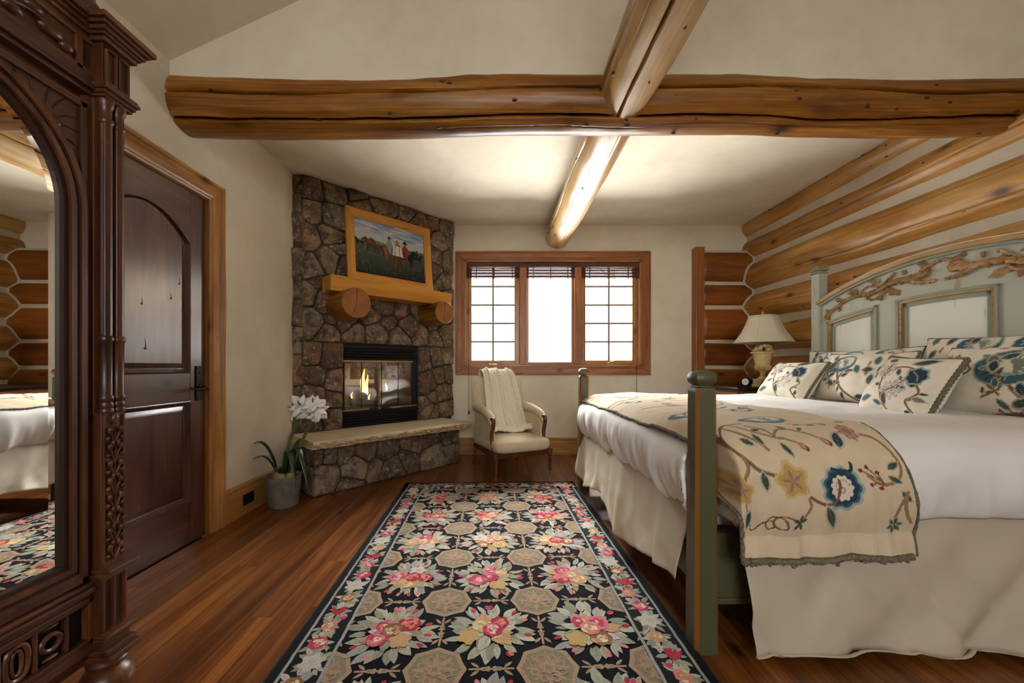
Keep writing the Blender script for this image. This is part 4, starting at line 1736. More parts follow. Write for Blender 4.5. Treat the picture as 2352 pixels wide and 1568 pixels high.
# seat cushion: closed rounded slab with a domed top
def seat_fn():
    n = 56
    th = np.linspace(0, 2 * pi, n, endpoint=False)
    # rounded-rectangle outline, wider at the front
    cu, su = np.cos(th), np.sin(th)
    ex = np.sign(cu) * np.abs(cu) ** .28
    ey = np.sign(su) * np.abs(su) ** .28
    prof = [(0.94, .258), (1.0, .275), (1.012, .31), (1.0, .345), (.95, .362), (.8, .378), (.5, .392), (.0, .398)]
    P = np.zeros((n, len(prof), 3))
    for j, (sc, z) in enumerate(prof):
        y = ey * .335 * sc - .01
        w = .315 - .03 * (y + .3)
        P[:, j, 0] = ex * w * sc
        P[:, j, 1] = y
        P[:, j, 2] = z
    return P


np_grid('seat_cushion', seat_fn(), M['linen'], ch, closed_u=True)


# back: padded, reclined, with a gently arched top
def back_fn(front):
    nx, nz = 26, 26
    u = np.linspace(-1, 1, nx)[:, None]
    v = np.linspace(0, 1, nz)[None, :]
    w = .272 + .04 * v
    top = .985 + .02 * (1 - u ** 2)
    z = .30 + (top - .30) * v
    y = .235 + .135 * v
    edge = np.clip((1 - np.abs(u) ** 6) * (1 - np.abs(2 * v - 1) ** 8), 0, 1) ** .5
    off = (-.055 if front else .045) * edge
    return np.stack([u * w + 0 * v, y + off + .02 * u ** 2 * (-1), z + 0 * u], -1)


np_grid('backrest', back_fn(True), M['linen'], ch)
np_grid('backrest_outside', back_fn(False), M['linen'], ch)
# arms
for s_ in (-1, 1):
    k = MB()
    k.prism([(-.20, .262), (.30, .262), (.285, .60), (.0, .60), (-.17, .57), (-.185, .40)], 'x', s_ * .262, s_ * .300)
    k.build('arm_panel', M['linen'], ch, bevel=.012, seg=3)
    k = MB()
    pts = catmull([(s_ * .272, .30, .66), (s_ * .285, .16, .655), (s_ * .292, .0, .635), (s_ * .295, -.12, .605), (s_ * .295, -.175, .565), (s_ * .293, -.185, .53)], 5)
    n = len(pts)
    k.tube(pts, [.05 - .016 * (i / n) for i in range(n)], 14)
    k.build('arm_roll', M['linen'], ch, smooth=True)
    # carved wooden arm front, S-curved down to the rail
    k = MB()
    fr = catmull([(s_ * .296, -.190, .575), (s_ * .296, -.216, .56), (s_ * .296, -.212, .50), (s_ * .296, -.185, .42), (s_ * .296, -.19, .34), (s_ * .298, -.225, .27), (s_ * .30, -.25, .22)], 5)
    k.tube(fr, [.026, .026, .025, .024, .022, .021, .02, .02, .02, .02] + [.02] * (len(fr) - 10), 10)
    k.blob((s_ * .296, -.196, .578), (.03, .024, .022), 12, 8)
    k.build('arm_front', M['walnut'], ch, smooth=True)

# knitted throw over the chair back
kt = empty('knitted_throw', (.105, 4.225, 0), radians(25))
tag(kt, 'cream cable-knit throw draped over the back and seat of the armchair', 'blanket')
path = catmull([(0, .455, .70), (0, .46, .86), (0, .455, .98), (0, .425, 1.045), (0, .37, 1.06), (0, .305, 1.025), (0, .27, .93), (0, .235, .78), (0, .195, .62), (0, .15, .50), (0, .075, .438), (0, .0, .43)], 16)
path = np.array(path)
n = len(path)
nu = 150
T = np.linspace(0, 1, n)[:, None]
Uu = np.linspace(0, 1, nu)[None, :]
wl_ = -.175 - .04 * T
wr_ = .185 + .10 * sstep(.35, 1, T)
X = wl_ + (wr_ - wl_) * Uu
# tangent normals
tg = np.gradient(path, axis=0)
nr = np.stack([0 * tg[:, 0], -tg[:, 2], tg[:, 1]], -1)
nr /= np.linalg.norm(nr, axis=1)[:, None] + 1e-9
nr = -nr if nr[n // 2, 1] > 0 else nr
L = np.concatenate([[0], np.cumsum(np.linalg.norm(np.diff(path, axis=0), axis=1))])[:, None]
rib = .0055 * np.cos(Uu * 2 * pi * 12) + .0 * T
cable = np.zeros((n, nu))
for c0 in (.18, .5, .86):
    for ph in (0, pi):
        cc = c0 + .028 * np.sin(L * 2 * pi / .075 + ph)
        cable = np.maximum(cable, .017 * np.clip(1 - ((Uu - cc) / .026) ** 2, 0, 1) ** .5)
fold = .016 * np.sin(Uu * 9 + 1.5 * T) * sstep(.3, .8, T) + .008 * fbm(Uu * 5, T * 6, 0, 3)
stitch = .0016 * np.sin(L * 2 * pi / .012) * np.sin(Uu * 2 * pi * 40)
off = .012 + rib + cable + fold + stitch
Pk = np.zeros((n, nu, 3))
Pk[..., 0] = X
Pk[..., 1] = path[:, 1][:, None] + nr[:, 1][:, None] * off
Pk[..., 2] = path[:, 2][:, None] + nr[:, 2][:, None] * off
np_grid('knit_panel', Pk, M['knit'], kt, thick=.012)
# rolled hem at the front edge
k = MB()
hem = []
for i in range(25):
    t = i / 24
    hem.append((-.215 + .50 * t, -.012 + .02 * sin(t * 7 + .6), .432 + .012 * sin(t * 9)))
k.tube(hem, [.022 + .004 * sin(i * 1.3) for i in range(25)], 12).build('rolled_hem', M['knit'], kt, smooth=True)
k = MB()
k.tube([(p[0] + .0, p[1] + .025, p[2] + .018) for p in hem], [.018 + .004 * cos(i * 1.1) for i in range(25)], 12).build('rolled_hem', M['knit'], kt, smooth=True)
# ------------------------------------------------------------------ bed
BX, BY, BR_ = .79, 1.557, radians(1.28)


def bed_thing(name, label, cat, group=None):
    return tag(empty(name, (BX, BY, 0), BR_), label, cat, group)


bed = bed_thing('bed', 'large four-post bed in worn olive paint with an arched carved headboard', 'bed')
BL_, BW_ = 2.17, 2.01


def foot_post(y):
    p = empty('foot_post', (0, y, 0))
    p.parent = bed
    h, c = .042, .012
    oc = [(-h + c, -h), (h - c, -h), (h, -h + c), (h, h - c), (h - c, h), (-h + c, h), (-h, h - c), (-h, -h + c)]
    k = MB()
    vs, fs = [], []
    lv = [(0, 1.12), (.30, 1.10), (.7, 1.0), (1.005, .97), (1.018, .88), (1.022, .62), (1.026, .60)]
    for z, s_ in lv:
        vs += [(x * s_, yy * s_, z) for x, yy in oc]
    for r_ in range(len(lv) - 1):
        for i in range(8):
            j = (i + 1) % 8
            fs.append((r_ * 8 + i, r_ * 8 + j, (r_ + 1) * 8 + j, (r_ + 1) * 8 + i))
    fs.append(tuple(range(8))[::-1])
    fs.append(tuple(range((len(lv) - 1) * 8, len(lv) * 8)))
    sh_ = k.add(vs, fs).build('shaft', M['green'], p)
    sh_.data.materials.append(M['wornwood'])
    for f_ in sh_.data.polygons:
        nx_, ny_ = abs(f_.normal.x), abs(f_.normal.y)
        if min(nx_, ny_) > .3:
            f_.material_index = 1
    # flattened cushion finial
    prof = [(.55, 1.022), (.72, 1.03), (.98, 1.040), (1.06, 1.054), (1.0, 1.070), (.78, 1.081), (.4, 1.086), (0.02, 1.088)]
    vs, fs = [], []
    m = 24
    for s_, z in prof:
        for i in range(m):
            t = 2 * pi * i / m
            cx, sy = cos(t), sin(t)
            q = 1 / max(abs(cx), abs(sy)) * .62 + .38
            vs.append((cx * h * s_ * q, sy * h * s_ * q, z))
    for r_ in range(len(prof) - 1):
        for i in range(m):
            j = (i + 1) % m
            fs.append((r_ * m + i, r_ * m + j, (r_ + 1) * m + j, (r_ + 1) * m + i))
    MB().add(vs, fs).build('finial', M['green'], p, smooth=True)


foot_post(0.0)
foot_post(BW_)
# rails
for y in (.03, BW_ - .03):
    MB().box((.035, y - .016, .165), (2.12, y + .016, .44)).build('side_rail', M['green'], bed, bevel=.004)
    MB().box((.035, y - .026, .160), (2.12, y + .026, .185)).build('rail_moulding', M['green'], bed, bevel=.006)
MB().box((.012, .04, .20), (.045, BW_ - .04, .46)).build('foot_rail', M['green'], bed, bevel=.004)


# head posts
def head_post(y):
    p = empty('head_post', (BL_, y, 0))
    p.parent = bed
    h = .043
    MB().box((-h, -h, 0), (h, h, 1.945)).build('shaft', M['sage'], p, bevel=.007)
    k = MB()
    for z0, z1, q in ((1.945, 1.955, .048), (1.955, 1.972, .040), (1.972, 1.992, .052), (1.992, 2.010, .046)):
        k.box((-q, -q, z0), (q, q, z1))
    k.build('cap', M['sage_dark'], p, bevel=.004)


head_post(0.02)
head_post(BW_ + .01)
HX = BL_ - .012


def arch(y):
    t = (y - 1.02) / .96
    return 1.655 + .185 * (1 - abs(t) ** 2.0)


def arch_in(y):
    """lower edge of the carved band = top of panels"""
    t = (y - 1.02) / .96
    return 1.485 + .115 * (1 - abs(t) ** 2.0)


def band(y0, y1, f0, f1, x0, x1, name, mat, n=40, bev=0):
    ys = [y0 + (y1 - y0) * i / n for i in range(n + 1)]
    vs, fs = [], []
    for y in ys:
        vs += [(x0, y, f0(y)), (x0, y, f1(y)), (x1, y, f1(y)), (x1, y, f0(y))]
    for i in range(n):
        for a in range(4):
            b = (a + 1) % 4
            fs.append((i * 4 + a, i * 4 + b, i * 4 + 4 + b, i * 4 + 4 + a))
    fs += [(0, 3, 2, 1), (n * 4, n * 4 + 1, n * 4 + 2, n * 4 + 3)]
    return MB().add(vs, fs).build(name, mat, bed, bevel=bev)


ya, yb_ = .06, BW_ - .03
M['panelwhite'] = mat_greenpaint('pale_worn_paint', S(230, 231, 222), S(182, 166, 136))
M['gold'] = mat_wood('worn_gold', S(164, 122, 62), S(200, 160, 98), S(216, 190, 142), axis='y', along=3, across=20, rough=.45, fine=.4)
band(ya, yb_, arch_in, arch, HX - .005, HX + .028, 'carved_rail', M['sage'])
# crown moulding in three stepped strips
band(ya - .012, yb_ + .012, lambda y: arch(y) - .012, lambda y: arch(y) + .012, HX - .030, HX + .03, 'crown_moulding', M['sage_dark'], bev=.003)
band(ya - .012, yb_ + .012, lambda y: arch(y) + .006, lambda y: arch(y) + .040, HX - .046, HX + .034, 'crown_moulding', M['gold'], bev=.008)
band(ya - .012, yb_ + .012, lambda y: arch(y) + .038, lambda y: arch(y) + .047, HX - .036, HX + .034, 'crown_moulding', M['panelwhite'], bev=.004)
PN = [(.115, .575), (.72, 1.31), (1.455, 1.915)]
st_edges = [(ya, PN[0][0]), (PN[0][1], PN[1][0]), (PN[1][1], PN[2][0]), (PN[2][1], yb_)]
for a, b in st_edges:
    band(a, b, lambda y: .5, lambda y: arch_in(y) + .002, HX - .003, HX + .026, 'stile', M['sage'], n=6)
band(ya, yb_, lambda y: .5, lambda y: .78, HX - .002, HX + .025, 'lower_rail', M['sage'], n=4)
for a, b in PN:
    band(a + .0, b - .0, lambda y: .78, lambda y: arch_in(y), HX + .014, HX + .022, 'panel', M['panelwhite'], n=16)
    # moulding strips around the panel, sage inside worn gold
    for d, w, x0, m_ in ((0, .018, -.016, 'sage_dark'), (.018, .016, -.010, 'gold'), (.034, .03, .004, 'sage_dark')):
        band(a + d, b - d, lambda y: arch_in(y) - d - w, lambda y: arch_in(y) - d, HX + x0, HX + .018, 'panel_moulding', M[m_], n=16)
        band(a + d, a + d + w, lambda y: .78, lambda y: arch_in(y) - d, HX + x0, HX + .018, 'panel_moulding', M[m_], n=3)
        band(b - d - w, b - d, lambda y: .78, lambda y: arch_in(y) - d, HX + x0, HX + .018, 'panel_moulding', M[m_], n=3)
# carved oak branches along the arch
carv = mat_wood('carved_gilt', S(150, 106, 58), S(194, 152, 98), S(220, 194, 150), axis='y', along=14, across=40, rough=.5, fine=.6)


def on_band(y, f, out=.0):
    """f: 0 lower edge .. 1 upper edge of the carved band"""
    z0, z1 = arch_in(y), arch(y) - .015
    return (HX - .008 - out, y, z0 + (z1 - z0) * f)


def branch(pts, r0, r1):
    q = catmull([on_band(y, f, .006) for y, f in pts], 6)
    m = len(q)
    q = [(p[0], p[1] + .004 * sin(i * 1.9), p[2] + .005 * sin(i * 2.7)) for i, p in enumerate(q)]
    MB().tube(q, [1.35 * (r0 + (r1 - r0) * i / m) * (1 + .22 * sin(i * 2.3)) for i in range(m)], 8).build('carved_branch', carv, bed, smooth=True)


def oak_leaf(y, f, s_, ang):
    c = on_band(y, f, .006)
    s_ *= 1.35
    k = MB()
    pts = []
    N = 22
    for i in range(N):
        t = i / N * 2 * pi
        rl = s_ * (1 + .22 * cos(5 * t))
        a, b = rl * cos(t) * 1.15, rl * sin(t) * .5
        pts.append((a * cos(ang) - b * sin(ang), a * sin(ang) + b * cos(ang)))
    vs = [(c[0] - .016, c[1], c[2])]
    vs += [(c[0] - .006, c[1] + p[0] * .6, c[2] + p[1] * .6) for p in pts] + [(c[0] + .004, c[1] + p[0], c[2] + p[1]) for p in pts]
    fs = [(0, 1 + i, 1 + (i + 1) % N) for i in range(N)]
    fs += [(1 + i, 1 + N + i, 1 + N + (i + 1) % N, 1 + (i + 1) % N) for i in range(N)]
    k.add(vs, fs).build('carved_leaf', carv, bed, smooth=True)


def acorn(y, f, s_):
    c = on_band(y, f, .008)
    k = MB()
    k.blob((c[0], c[1], c[2] - .006), (s_ * .8, s_ * .85, s_ * 1.2), 10, 8)
    k.blob((c[0], c[1], c[2] + s_ * .5), (s_ * .95, s_ * 1.05, s_ * .6), 10, 6)
    k.build('carved_acorn', carv, bed, smooth=True)


for mir in (1, -1):
    def my(y):
        return 1.02 + mir * (y - 1.02)
    branch([(my(1.93), .25), (my(1.85), .45), (my(1.72), .62), (my(1.60), .60), (my(1.52), .50), (my(1.44), .52), (my(1.34), .62), (my(1.20), .58), (my(1.08), .62)], .007, .020)
    branch([(my(1.93), .1), (my(1.88), .30), (my(1.82), .5)], .004, .007)
    branch([(my(1.56), .52), (my(1.50), .25), (my(1.42), .30), (my(1.36), .48)], .005, .008)
    branch([(my(1.44), .5), (my(1.38), .75), (my(1.32), .90)], .004, .008)
    branch([(my(1.60), .6), (my(1.54), .80), (my(1.46), .72)], .004, .006)
    branch([(my(1.22), .58), (my(1.14), .38), (my(1.05), .35)], .014, .005)
    branch([(my(1.18), .60), (my(1.08), .85), (my(1.03), .92)], .012, .005)
    for y, f, s_, a in ((1.90, .2, .024, .9), (1.79, .80, .024, .2), (1.66, .86, .03, -.2), (1.47, .88, .03, .1), (1.33, .3, .036, .3), (1.12, .88, .03, .4)):
        oak_leaf(my(y), f, s_, a * mir)
    for y, f, s_ in ((1.905, .55, .012), (1.78, .35, .012), (1.62, .78, .013), (1.42, .22, .014), (1.25, .85, .014)):
        acorn(my(y), f, s_)

# mattress under the bedding
MB().box((.05, .05, .44), (2.06, BW_ - .05, .76)).build('mattress', M['white_cloth'], bed, bevel=.05, seg=4)


# ---- draping helpers
def edge_map(s, lo, r, far=False):
    """arclength s measured along the cloth, the flat part starts at lo+r; returns position and drop"""
    d = np.maximum(0, (lo + r) - s)          # distance past the start of the rounding
    q = r * pi / 2
    th = np.clip(d, 0, q) / r
    pos = np.where(d > 0, lo + r - r * np.sin(th), s)
    drop = np.where(d > 0, r * (1 - np.cos(th)) + np.maximum(0, d - q), 0)
    return pos, drop


def drape(p, q, ztop, x0, y0, y1, r, bul=.05, lift=0.0):
    """p: along the bed (foot at x0), q: across (near y0, far y1); rounded edges and corners"""
    p, q = np.broadcast_arrays(np.asarray(p, float), np.asarray(q, float))
    dp = np.maximum(0, x0 + r - p)
    dn = np.maximum(0, y0 + r - q)
    df = np.maximum(0, q - (y1 - r))
    dq = np.maximum(dn, df)
    sg = np.where(df > 0, 1.0, -1.0)
    h = np.hypot(dp, dq) + 1e-9
    ux, uy = dp / h, dq / h
    e = np.maximum(dp, dq)
    qa = r * pi / 2
    th = np.clip(e, 0, qa) / r
    drop = r * (1 - np.cos(th)) + np.maximum(0, e - qa)
    cf = np.clip((np.maximum(ux, uy) - .7072) / .2928, 0, 1)
    out = r * np.sin(th) + bul * 1.15 * np.sin(np.clip(drop / .36, 0, 1) * pi) * cf + lift * np.clip(drop / r, 0, 1)
    bx = np.where(dp > 0, x0 + r, p)
    by = np.where(dn > 0, y0 + r, np.where(df > 0, y1 - r, q))
    x = bx - out * ux
    y = by + sg * out * uy
    cx = np.clip((bx - x0) / .5, 0, 1)
    cy = np.clip((by - y0) / .4, 0, 1) * np.clip((y1 - by) / .4, 0, 1)
    z = ztop - drop + lift * np.clip(1 - drop / r, 0, 1) + .025 * cx * (.5 + .5 * cy)
    return x, y, z, drop


DZT, DX0, DY0_, DY1_, DR = .832, -.005, -.075, BW_ + .06, .11
duv = bed_thing('duvet', 'puffy white duvet spread over the bed, hanging at foot and near side', 'duvet')
ps = np.linspace(DX0 - .30, 1.78, 230)[:, None]
qs = np.linspace(DY0_ - .28, DY1_ + .10, 260)[None, :]
x, y, z, dr = drape(ps, qs, DZT, DX0, DY0_, DY1_, DR, .055)
# hem height varies a little, soft vertical gathers on the hanging parts
hang = sstep(.05, .25, dr)
gx = (.024 * fbm(qs * 7, dr * 1.6 + 3, 0, 31, 3) + .012 * np.abs(vn(qs * 16 + dr * 3, 2.0, 0, 32))) * hang * (ps < DX0 + .15)
gy = (.022 * fbm(ps * 5, dr * 2.2, 0, 33, 3) + .012 * np.abs(vn(ps * 11 - dr * 3, 2.0, 0, 34))) * hang * (qs < .1)
x = x + gx
y = y + gy
puff = .014 * fbm(ps * 3.2, qs * 3.2, 0, 35, 3) * (1 - hang)
z = z + puff
# the corner by the near foot post is tucked behind the post
y = np.maximum(y, .055 - .5 * sstep(.05, .16, x))
# tuck under at the hem
tk = sstep(.30, .40, dr)
x = x + .05 * tk * (ps < DX0 + .1)
y = y + .05 * tk * (qs < .0) - .05 * tk * (qs > 1.9)
np_grid('duvet_cover', np.stack(np.broadcast_arrays(x, y, z), -1), M['white_cloth'], duv, thick=.015)

# bed skirt: foot and near side, separate panels of one skirt
sk = bed_thing('bed_skirt', 'ivory sateen bed skirt hanging below the duvet', 'bed skirt')
n, m = 200, 26
t = np.linspace(0, 1, n)[:, None]
v = np.linspace(0, 1, m)[None, :]
# foot panel
yy = .075 + (BW_ - .10) * t
fold = (.5 + .5 * np.sin(t * 2 * pi * 2.6 + 1.4 * v)) ** 2
pl_ = np.exp(-((np.mod(t * 3.4 + .25 * v, 1) - .5) / .10) ** 2)
xo = -.005 - .060 * v ** 1.1 - .030 * v * pl_ - .022 * v * fold - .018 * fbm(t * 9 + v, v * 1.5, 0, 41, 3) * v
zz = .53 - v * (.53 - (.165 + .05 * np.sin(t * 11 + 1) + .07 * sstep(.85, 1, t) + .02 * sstep(.15, 0, t)))
np_grid('foot_panel', np.stack(np.broadcast_arrays(xo, yy - .03 * v * sstep(.9, 1, t) + .035 * v * sstep(.93, 1, t), zz), -1), M['skirt_cloth'], sk, thick=.003)
# near side panel
n = 260
t = np.linspace(0, 1, n)[:, None]
xx = .115 + 2.0 * t + .03 * v * sstep(.08, 0, t)
g1 = fbm(t * 7 + v * .9, v * 1.2, 0, 43, 3)
g2 = np.abs(vn((t * 2.0 - .35 * v) * 9, 3.0, 0, 47)) + .8 * np.abs(vn((t * 2.0 + .5 * v) * 5, 8.0, 0, 48))
yo = -.045 - .03 * v - .026 * g1 * v ** .7 - .030 * g2 * v ** .6 * sstep(0, .25, v)
zz = .535 - v * (.50 + .006 * np.sin(t * 20)) + 0 * t
np_grid('side_panel', np.stack(np.broadcast_arrays(xx, yo, zz), -1), M['skirt_cloth'], sk, thick=.003)
k = MB()
k.tube([(.145 + 1.97 * i / 60, float(yo[min(n - 1, int(i / 60 * (n - 1))), -1]) - .002, .035 + .0) for i in range(61)], .008, 6, flat=.45).build('hem', M['skirt_cloth'], sk, smooth=True)

# ---- crewel embroidery colours
CR = dict(cream=S(212, 196, 166), brown=S(120, 88, 62), brown2=S(150, 118, 90), teal=S(34, 62, 78), teal2=S(66, 98, 112), pale=S(150, 170, 168), green=S(58, 76, 66), green2=S(120, 132, 116), yellow=S(184, 150, 90), yellow2=S(200, 172, 120), mauve=S(150, 118, 110), red=S(128, 54, 46), pink=S(186, 140, 126), lav=S(150, 138, 152), ivory=S(222, 214, 196), halo=S(176, 172, 150))


def cleaf(P, x, y, L, W, a, c1='teal', c2='green2', vein='brown2'):
    P.leaf(x - .12 * L * cos(a), y - .12 * L * sin(a), L * 1.28, W * 1.5, a, CR['halo'])
    P.leaf(x, y, L, W, a, CR[c1], CR[vein])


def bud(P, x, y, s_, a):
    P.ell(x, y, s_, s_ * .6, CR['red'], a)
    P.ell(x - .25 * s_ * cos(a), y - .25 * s_ * sin(a), s_ * .8, s_ * .5, CR['pink'], a)


def yflower(P, x, y, R, a=0):
    P.flower(x, y, R, 5, CR['yellow2'], None, a, .35)
    P.flower(x, y, R * .82, 5, CR['yellow'], None, a, .4)
    for k_ in range(5):
        t_ = a + 2 * pi * k_ / 5
        P.leaf(x, y, R * .62, R * .18, t_, CR['mauve'])


def bflower(P, x, y, R, a=0):
    P.flower(x, y, R * 1.12, 9, CR['pale'], None, a, .16)
    P.flower(x, y, R * .98, 9, CR['teal2'], None, a, .16)
    P.flower(x, y, R * .86, 9, CR['teal'], None, a, .16)
    P.flower(x, y, R * .62, 11, CR['ivory'], None, a, .2)
    for k_ in range(14):
        r_ = R * .42 * ((k_ * .618) % 1) ** .5
        t_ = k_ * 2.4
        P.ell(x + r_ * cos(t_), y + r_ * sin(t_), R * .055, R * .05, CR['pink'], 0, 8)
    P.stroke([(x - R * 1.15 * sin(a) - R * .3, y + R * .95), (x, y + R * .85), (x + R * .6, y + R * .8), (x + R * .75, y + R * 1.15)], R * .16, CR['teal'])


def bigfruit(P, x, y, R, a=0, w=.72):
    """large blue fruit/leaf with pale inside"""
    P.ell(x, y, R * 1.08, R * w * 1.08, CR['pale'], a, 26)
    P.ell(x, y, R, R * w, CR['teal2'], a, 26)
    P.ell(x + .12 * R, y + .12 * R, R * .80, R * w * .74, CR['pale'], a, 24)
    P.ell(x + .16 * R, y + .16 * R, R * .68, R * w * .60, CR['ivory'], a, 22)
    for k_ in range(7):
        t_ = a + k_ * .5 - 1.2
        P.leaf(x + .1 * R, y + .02 * R, R * .5, R * .12, t_, CR['green2'])
    for k_ in range(5):
        t_ = a + pi + .35 * (k_ - 2)
        P.leaf(x + .2 * R * cos(t_), y + .2 * R * sin(t_), R * .7, R * .09, t_, CR['teal'])


def hydrangea(P, x, y, R, rr):
    for k_ in range(26):
        r_ = R * ((k_ + .5) / 26) ** .5
        t_ = k_ * 2.4
        cx, cy = x + r_ * cos(t_), y + r_ * sin(t_) * .8
        P.ell(cx, cy, R * .15, R * .13, CR['lav'], rr.random() * 3, 8)
        P.ell(cx, cy, R * .10, R * .085, CR['ivory'], 0, 7)


def vine(P, pts, w, rr, leaves=5, size=.05, cols=('teal', 'green', 'teal2')):
    P.stroke([(a + .002, b - .002) for a, b in pts], w * 1.5, CR['brown2'])
    P.stroke(pts, w * .8, CR['brown'])
    q = catmull(pts, 6)
    for i in range(leaves):
        j = int((i + .5) / leaves * (len(q) - 2))
        a = math.atan2(q[j + 1][1] - q[j][1], q[j + 1][0] - q[j][0]) + rr.choice([-1, 1]) * rr.uniform(.6, 1.3)
        s_ = size * rr.uniform(.6, 1.2)
        cleaf(P, q[j][0] + .3 * s_ * cos(a), q[j][1] + .3 * s_ * sin(a), s_, s_ * .42, a, rr.choice(cols))


# ---- quilt folded across the foot
ql = bed_thing('quilt', 'cream crewel quilt embroidered with blue and yellow flowers, folded across the foot', 'quilt')
PL, HL = .655, .50          # width along the bed and hanging length on the near side
QX = np.linspace(.0, PL, 240)
s0 = DY0_ + DR              # where the top ends on the near side
QY = np.linspace(s0 - HL, DY1_ - .02, 760)
P = Pattern()


def H(x, y):
    """from the drawing of the hanging part (0..1 across, 0..1 down) to cloth coordinates"""
    return (x * PL, s0 + .03 - y * (HL + .03))


def HP(*a):
    return [H(*p) for p in a]


# hanging part, laid out as in the picture
vw = .011
P.stroke(HP((.30, .00), (.16, .06), (.085, .16), (.09, .25), (.14, .32), (.20, .39), (.29, .43)), vw * 1.3, CR['brown2'])
P.stroke(HP((.30, .00), (.16, .06), (.085, .16), (.09, .25), (.14, .32), (.20, .39), (.29, .43)), vw * .7, CR['brown'])
P.stroke(HP((.12, .11), (.19, .17), (.26, .24), (.29, .29)), vw, CR['brown2'])
P.stroke(HP((.135, .31), (.14, .38), (.10, .46)), vw * 1.1, CR['brown2'])
P.stroke(HP((.18, .05), (.24, .13), (.33, .19), (.38, .215), (.43, .22), (.49, .25)), vw * .8, CR['brown2'])
P.stroke(HP((.38, .21), (.36, .15), (.31, .09)), vw * .8, CR['brown2'])
P.stroke(HP((.38, .20), (.44, .14), (.50, .13), (.58, .17), (.63, .22)), vw * .8, CR['brown2'])
bud(P, *H(.30, .085), .016, 2.4)
bud(P, *H(.50, .27), .020, -.8)
bud(P, *H(.65, .245), .020, -.8)
for (a, b, an, L) in ((.28, .145, .1, .035), (.26, .18, -1.2, .045), (.17, .21, -.5, .045), (.38, .25, -1.1, .045), (.47, .13, .3, .03), (.50, .12, 2.5, .03), (.565, .145, .6, .03)):
    cleaf(P, *H(a, b), L, L * .4, an, 'green')
yflower(P, *H(.36, .46), .066, .5)
yflower(P, *H(.065, .53), .058, .2)
cleaf(P, *H(.21, .40), .065, .022, -1.45, 'green')
bflower(P, *H(.62, .53), .072, .0)
P.stroke(HP((.44, .57), (.50, .62), (.57, .615), (.605, .54), (.61, .48)), vw, CR['brown'])
P.stroke(HP((.43, .58), (.44, .64), (.41, .70), (.38, .73)), vw, CR['brown2'])
cleaf(P, *H(.52, .64), .09, .03, -1.2, 'green')
for an in (.3, 1.3, 2.6, -1.2, -2.2):
    P.leaf(*H(.375, .745), .034, .014, an, CR['green'])
P.stroke(HP((.35, .72), (.29, .70), (.26, .745), (.285, .795), (.32, .79), (.30, .72), (.25, .71), (.215, .75), (.235, .80), (.265, .79), (.25, .74), (.20, .75), (.17, .80), (.135, .81), (.125, .77)), .006, CR['brown'])
P.stroke(HP((.075, .62), (.085, .69), (.08, .74)), vw * .8, CR['brown2'])
cleaf(P, *H(.07, .80), .075, .035, 1.2, 'teal')
# right side of the hanging part
P.flower(*H(.82, .19), .036, 8, CR['pink'], None, .2, .3)
P.flower(*H(.82, .19), .016, 6, CR['mauve'], None, .2, .3)
for k_ in range(8):
    t_ = k_ * .785
    cx_, cy_ = H(.82, .19)
    P.ell(cx_ + .026 * cos(t_), cy_ + .026 * sin(t_), .004, .003, CR['red'])
P.stroke(HP((.76, .20), (.71, .22), (.69, .26)), vw, CR['brown2'])
cleaf(P, *H(.695, .29), .06, .028, 1.0, 'teal')
P.stroke(HP((.88, .21), (.94, .24), (.97, .33), (.965, .42), (.91, .49), (.83, .50), (.77, .45)), vw, CR['brown2'])
for (a, b) in ((.74, .42), (.78, .40), (.83, .43), (.78, .51), (.83, .53)):
    P.stroke([H(a, b), H(.85, .49)], .005, CR['brown'])
    P.ell(*H(a, b), .008, .007, CR['red'])
for (a, b, an) in ((.90, .40, .4), (.89, .45, -.5), (.94, .55, -1.0)):
    cleaf(P, *H(a, b), .045, .018, an, 'green')
P.stroke(HP((.97, .55), (.93, .65), (.90, .75)), vw, CR['brown2'])
P.stroke(HP((.955, .60), (.955, .70), (.98, .78)), vw, CR['brown2'])
for an in (.2, 1.2, 2.3, 3.4, 4.6, 5.6):
    cleaf(P, *H(.895, .80), .032, .015, an, 'green')
P.stroke(HP((.60, .0), (.66, .04), (.72, .08)), vw * .7, CR['brown2'])
bud(P, *H(.62, .045), .015, .4)
bud(P, *H(.74, .10), .015, -.5)
cleaf(P, *H(.66, .07), .03, .012, -.6, 'green')
cleaf(P, *H(.84, .075), .04, .016, .1, 'green')
# top part
rr = random.Random(21)
bigfruit(P, .33, s0 + .10, .10, .1, .6)
yflower(P, .06, s0 + .06, .045, .4)
for i, (a, b) in enumerate(((.12, .34), (.45, .42), (.25, .72), (.52, .82), (.12, 1.05), (.42, 1.18), (.20, 1.42), (.50, 1.52), (.15, 1.78))):
    bb = s0 + b
    if i % 3 == 0:
        bigfruit(P, a, bb, .085, rr.uniform(0, 3), .7)
    elif i % 3 == 1:
        bflower(P, a, bb, .055, rr.uniform(0, 3))
    else:
        yflower(P, a, bb, .06, rr.uniform(0, 3))
    vine(P, [(a, bb), (a + rr.uniform(-.15, .15), bb + .1), (rr.uniform(.05, .6), bb + .2), (rr.uniform(.05, .6), bb + .32)], .010, rr, 6, .05)
C = P.raster(QX, QY, np.array(CR['cream'], np.float32))
q_, p_ = QY[None, :], QX[:, None]
x, y, z, dr = drape(p_ + .0, q_, DZT, DX0, DY0_, DY1_, DR, .055, .016)
hang = sstep(.06, .3, dr) * (q_ < .3)
fo = fbm(p_ * 9, dr * 1.6, 0, 51, 3)
y = y - .022 * fo * hang - .035 * sstep(.10, .42, dr) * (q_ < .3) - .022 * np.abs(vn(p_ * 8 + dr * 3, 4.0, 0, 57)) * hang * sstep(.28, .5, dr)
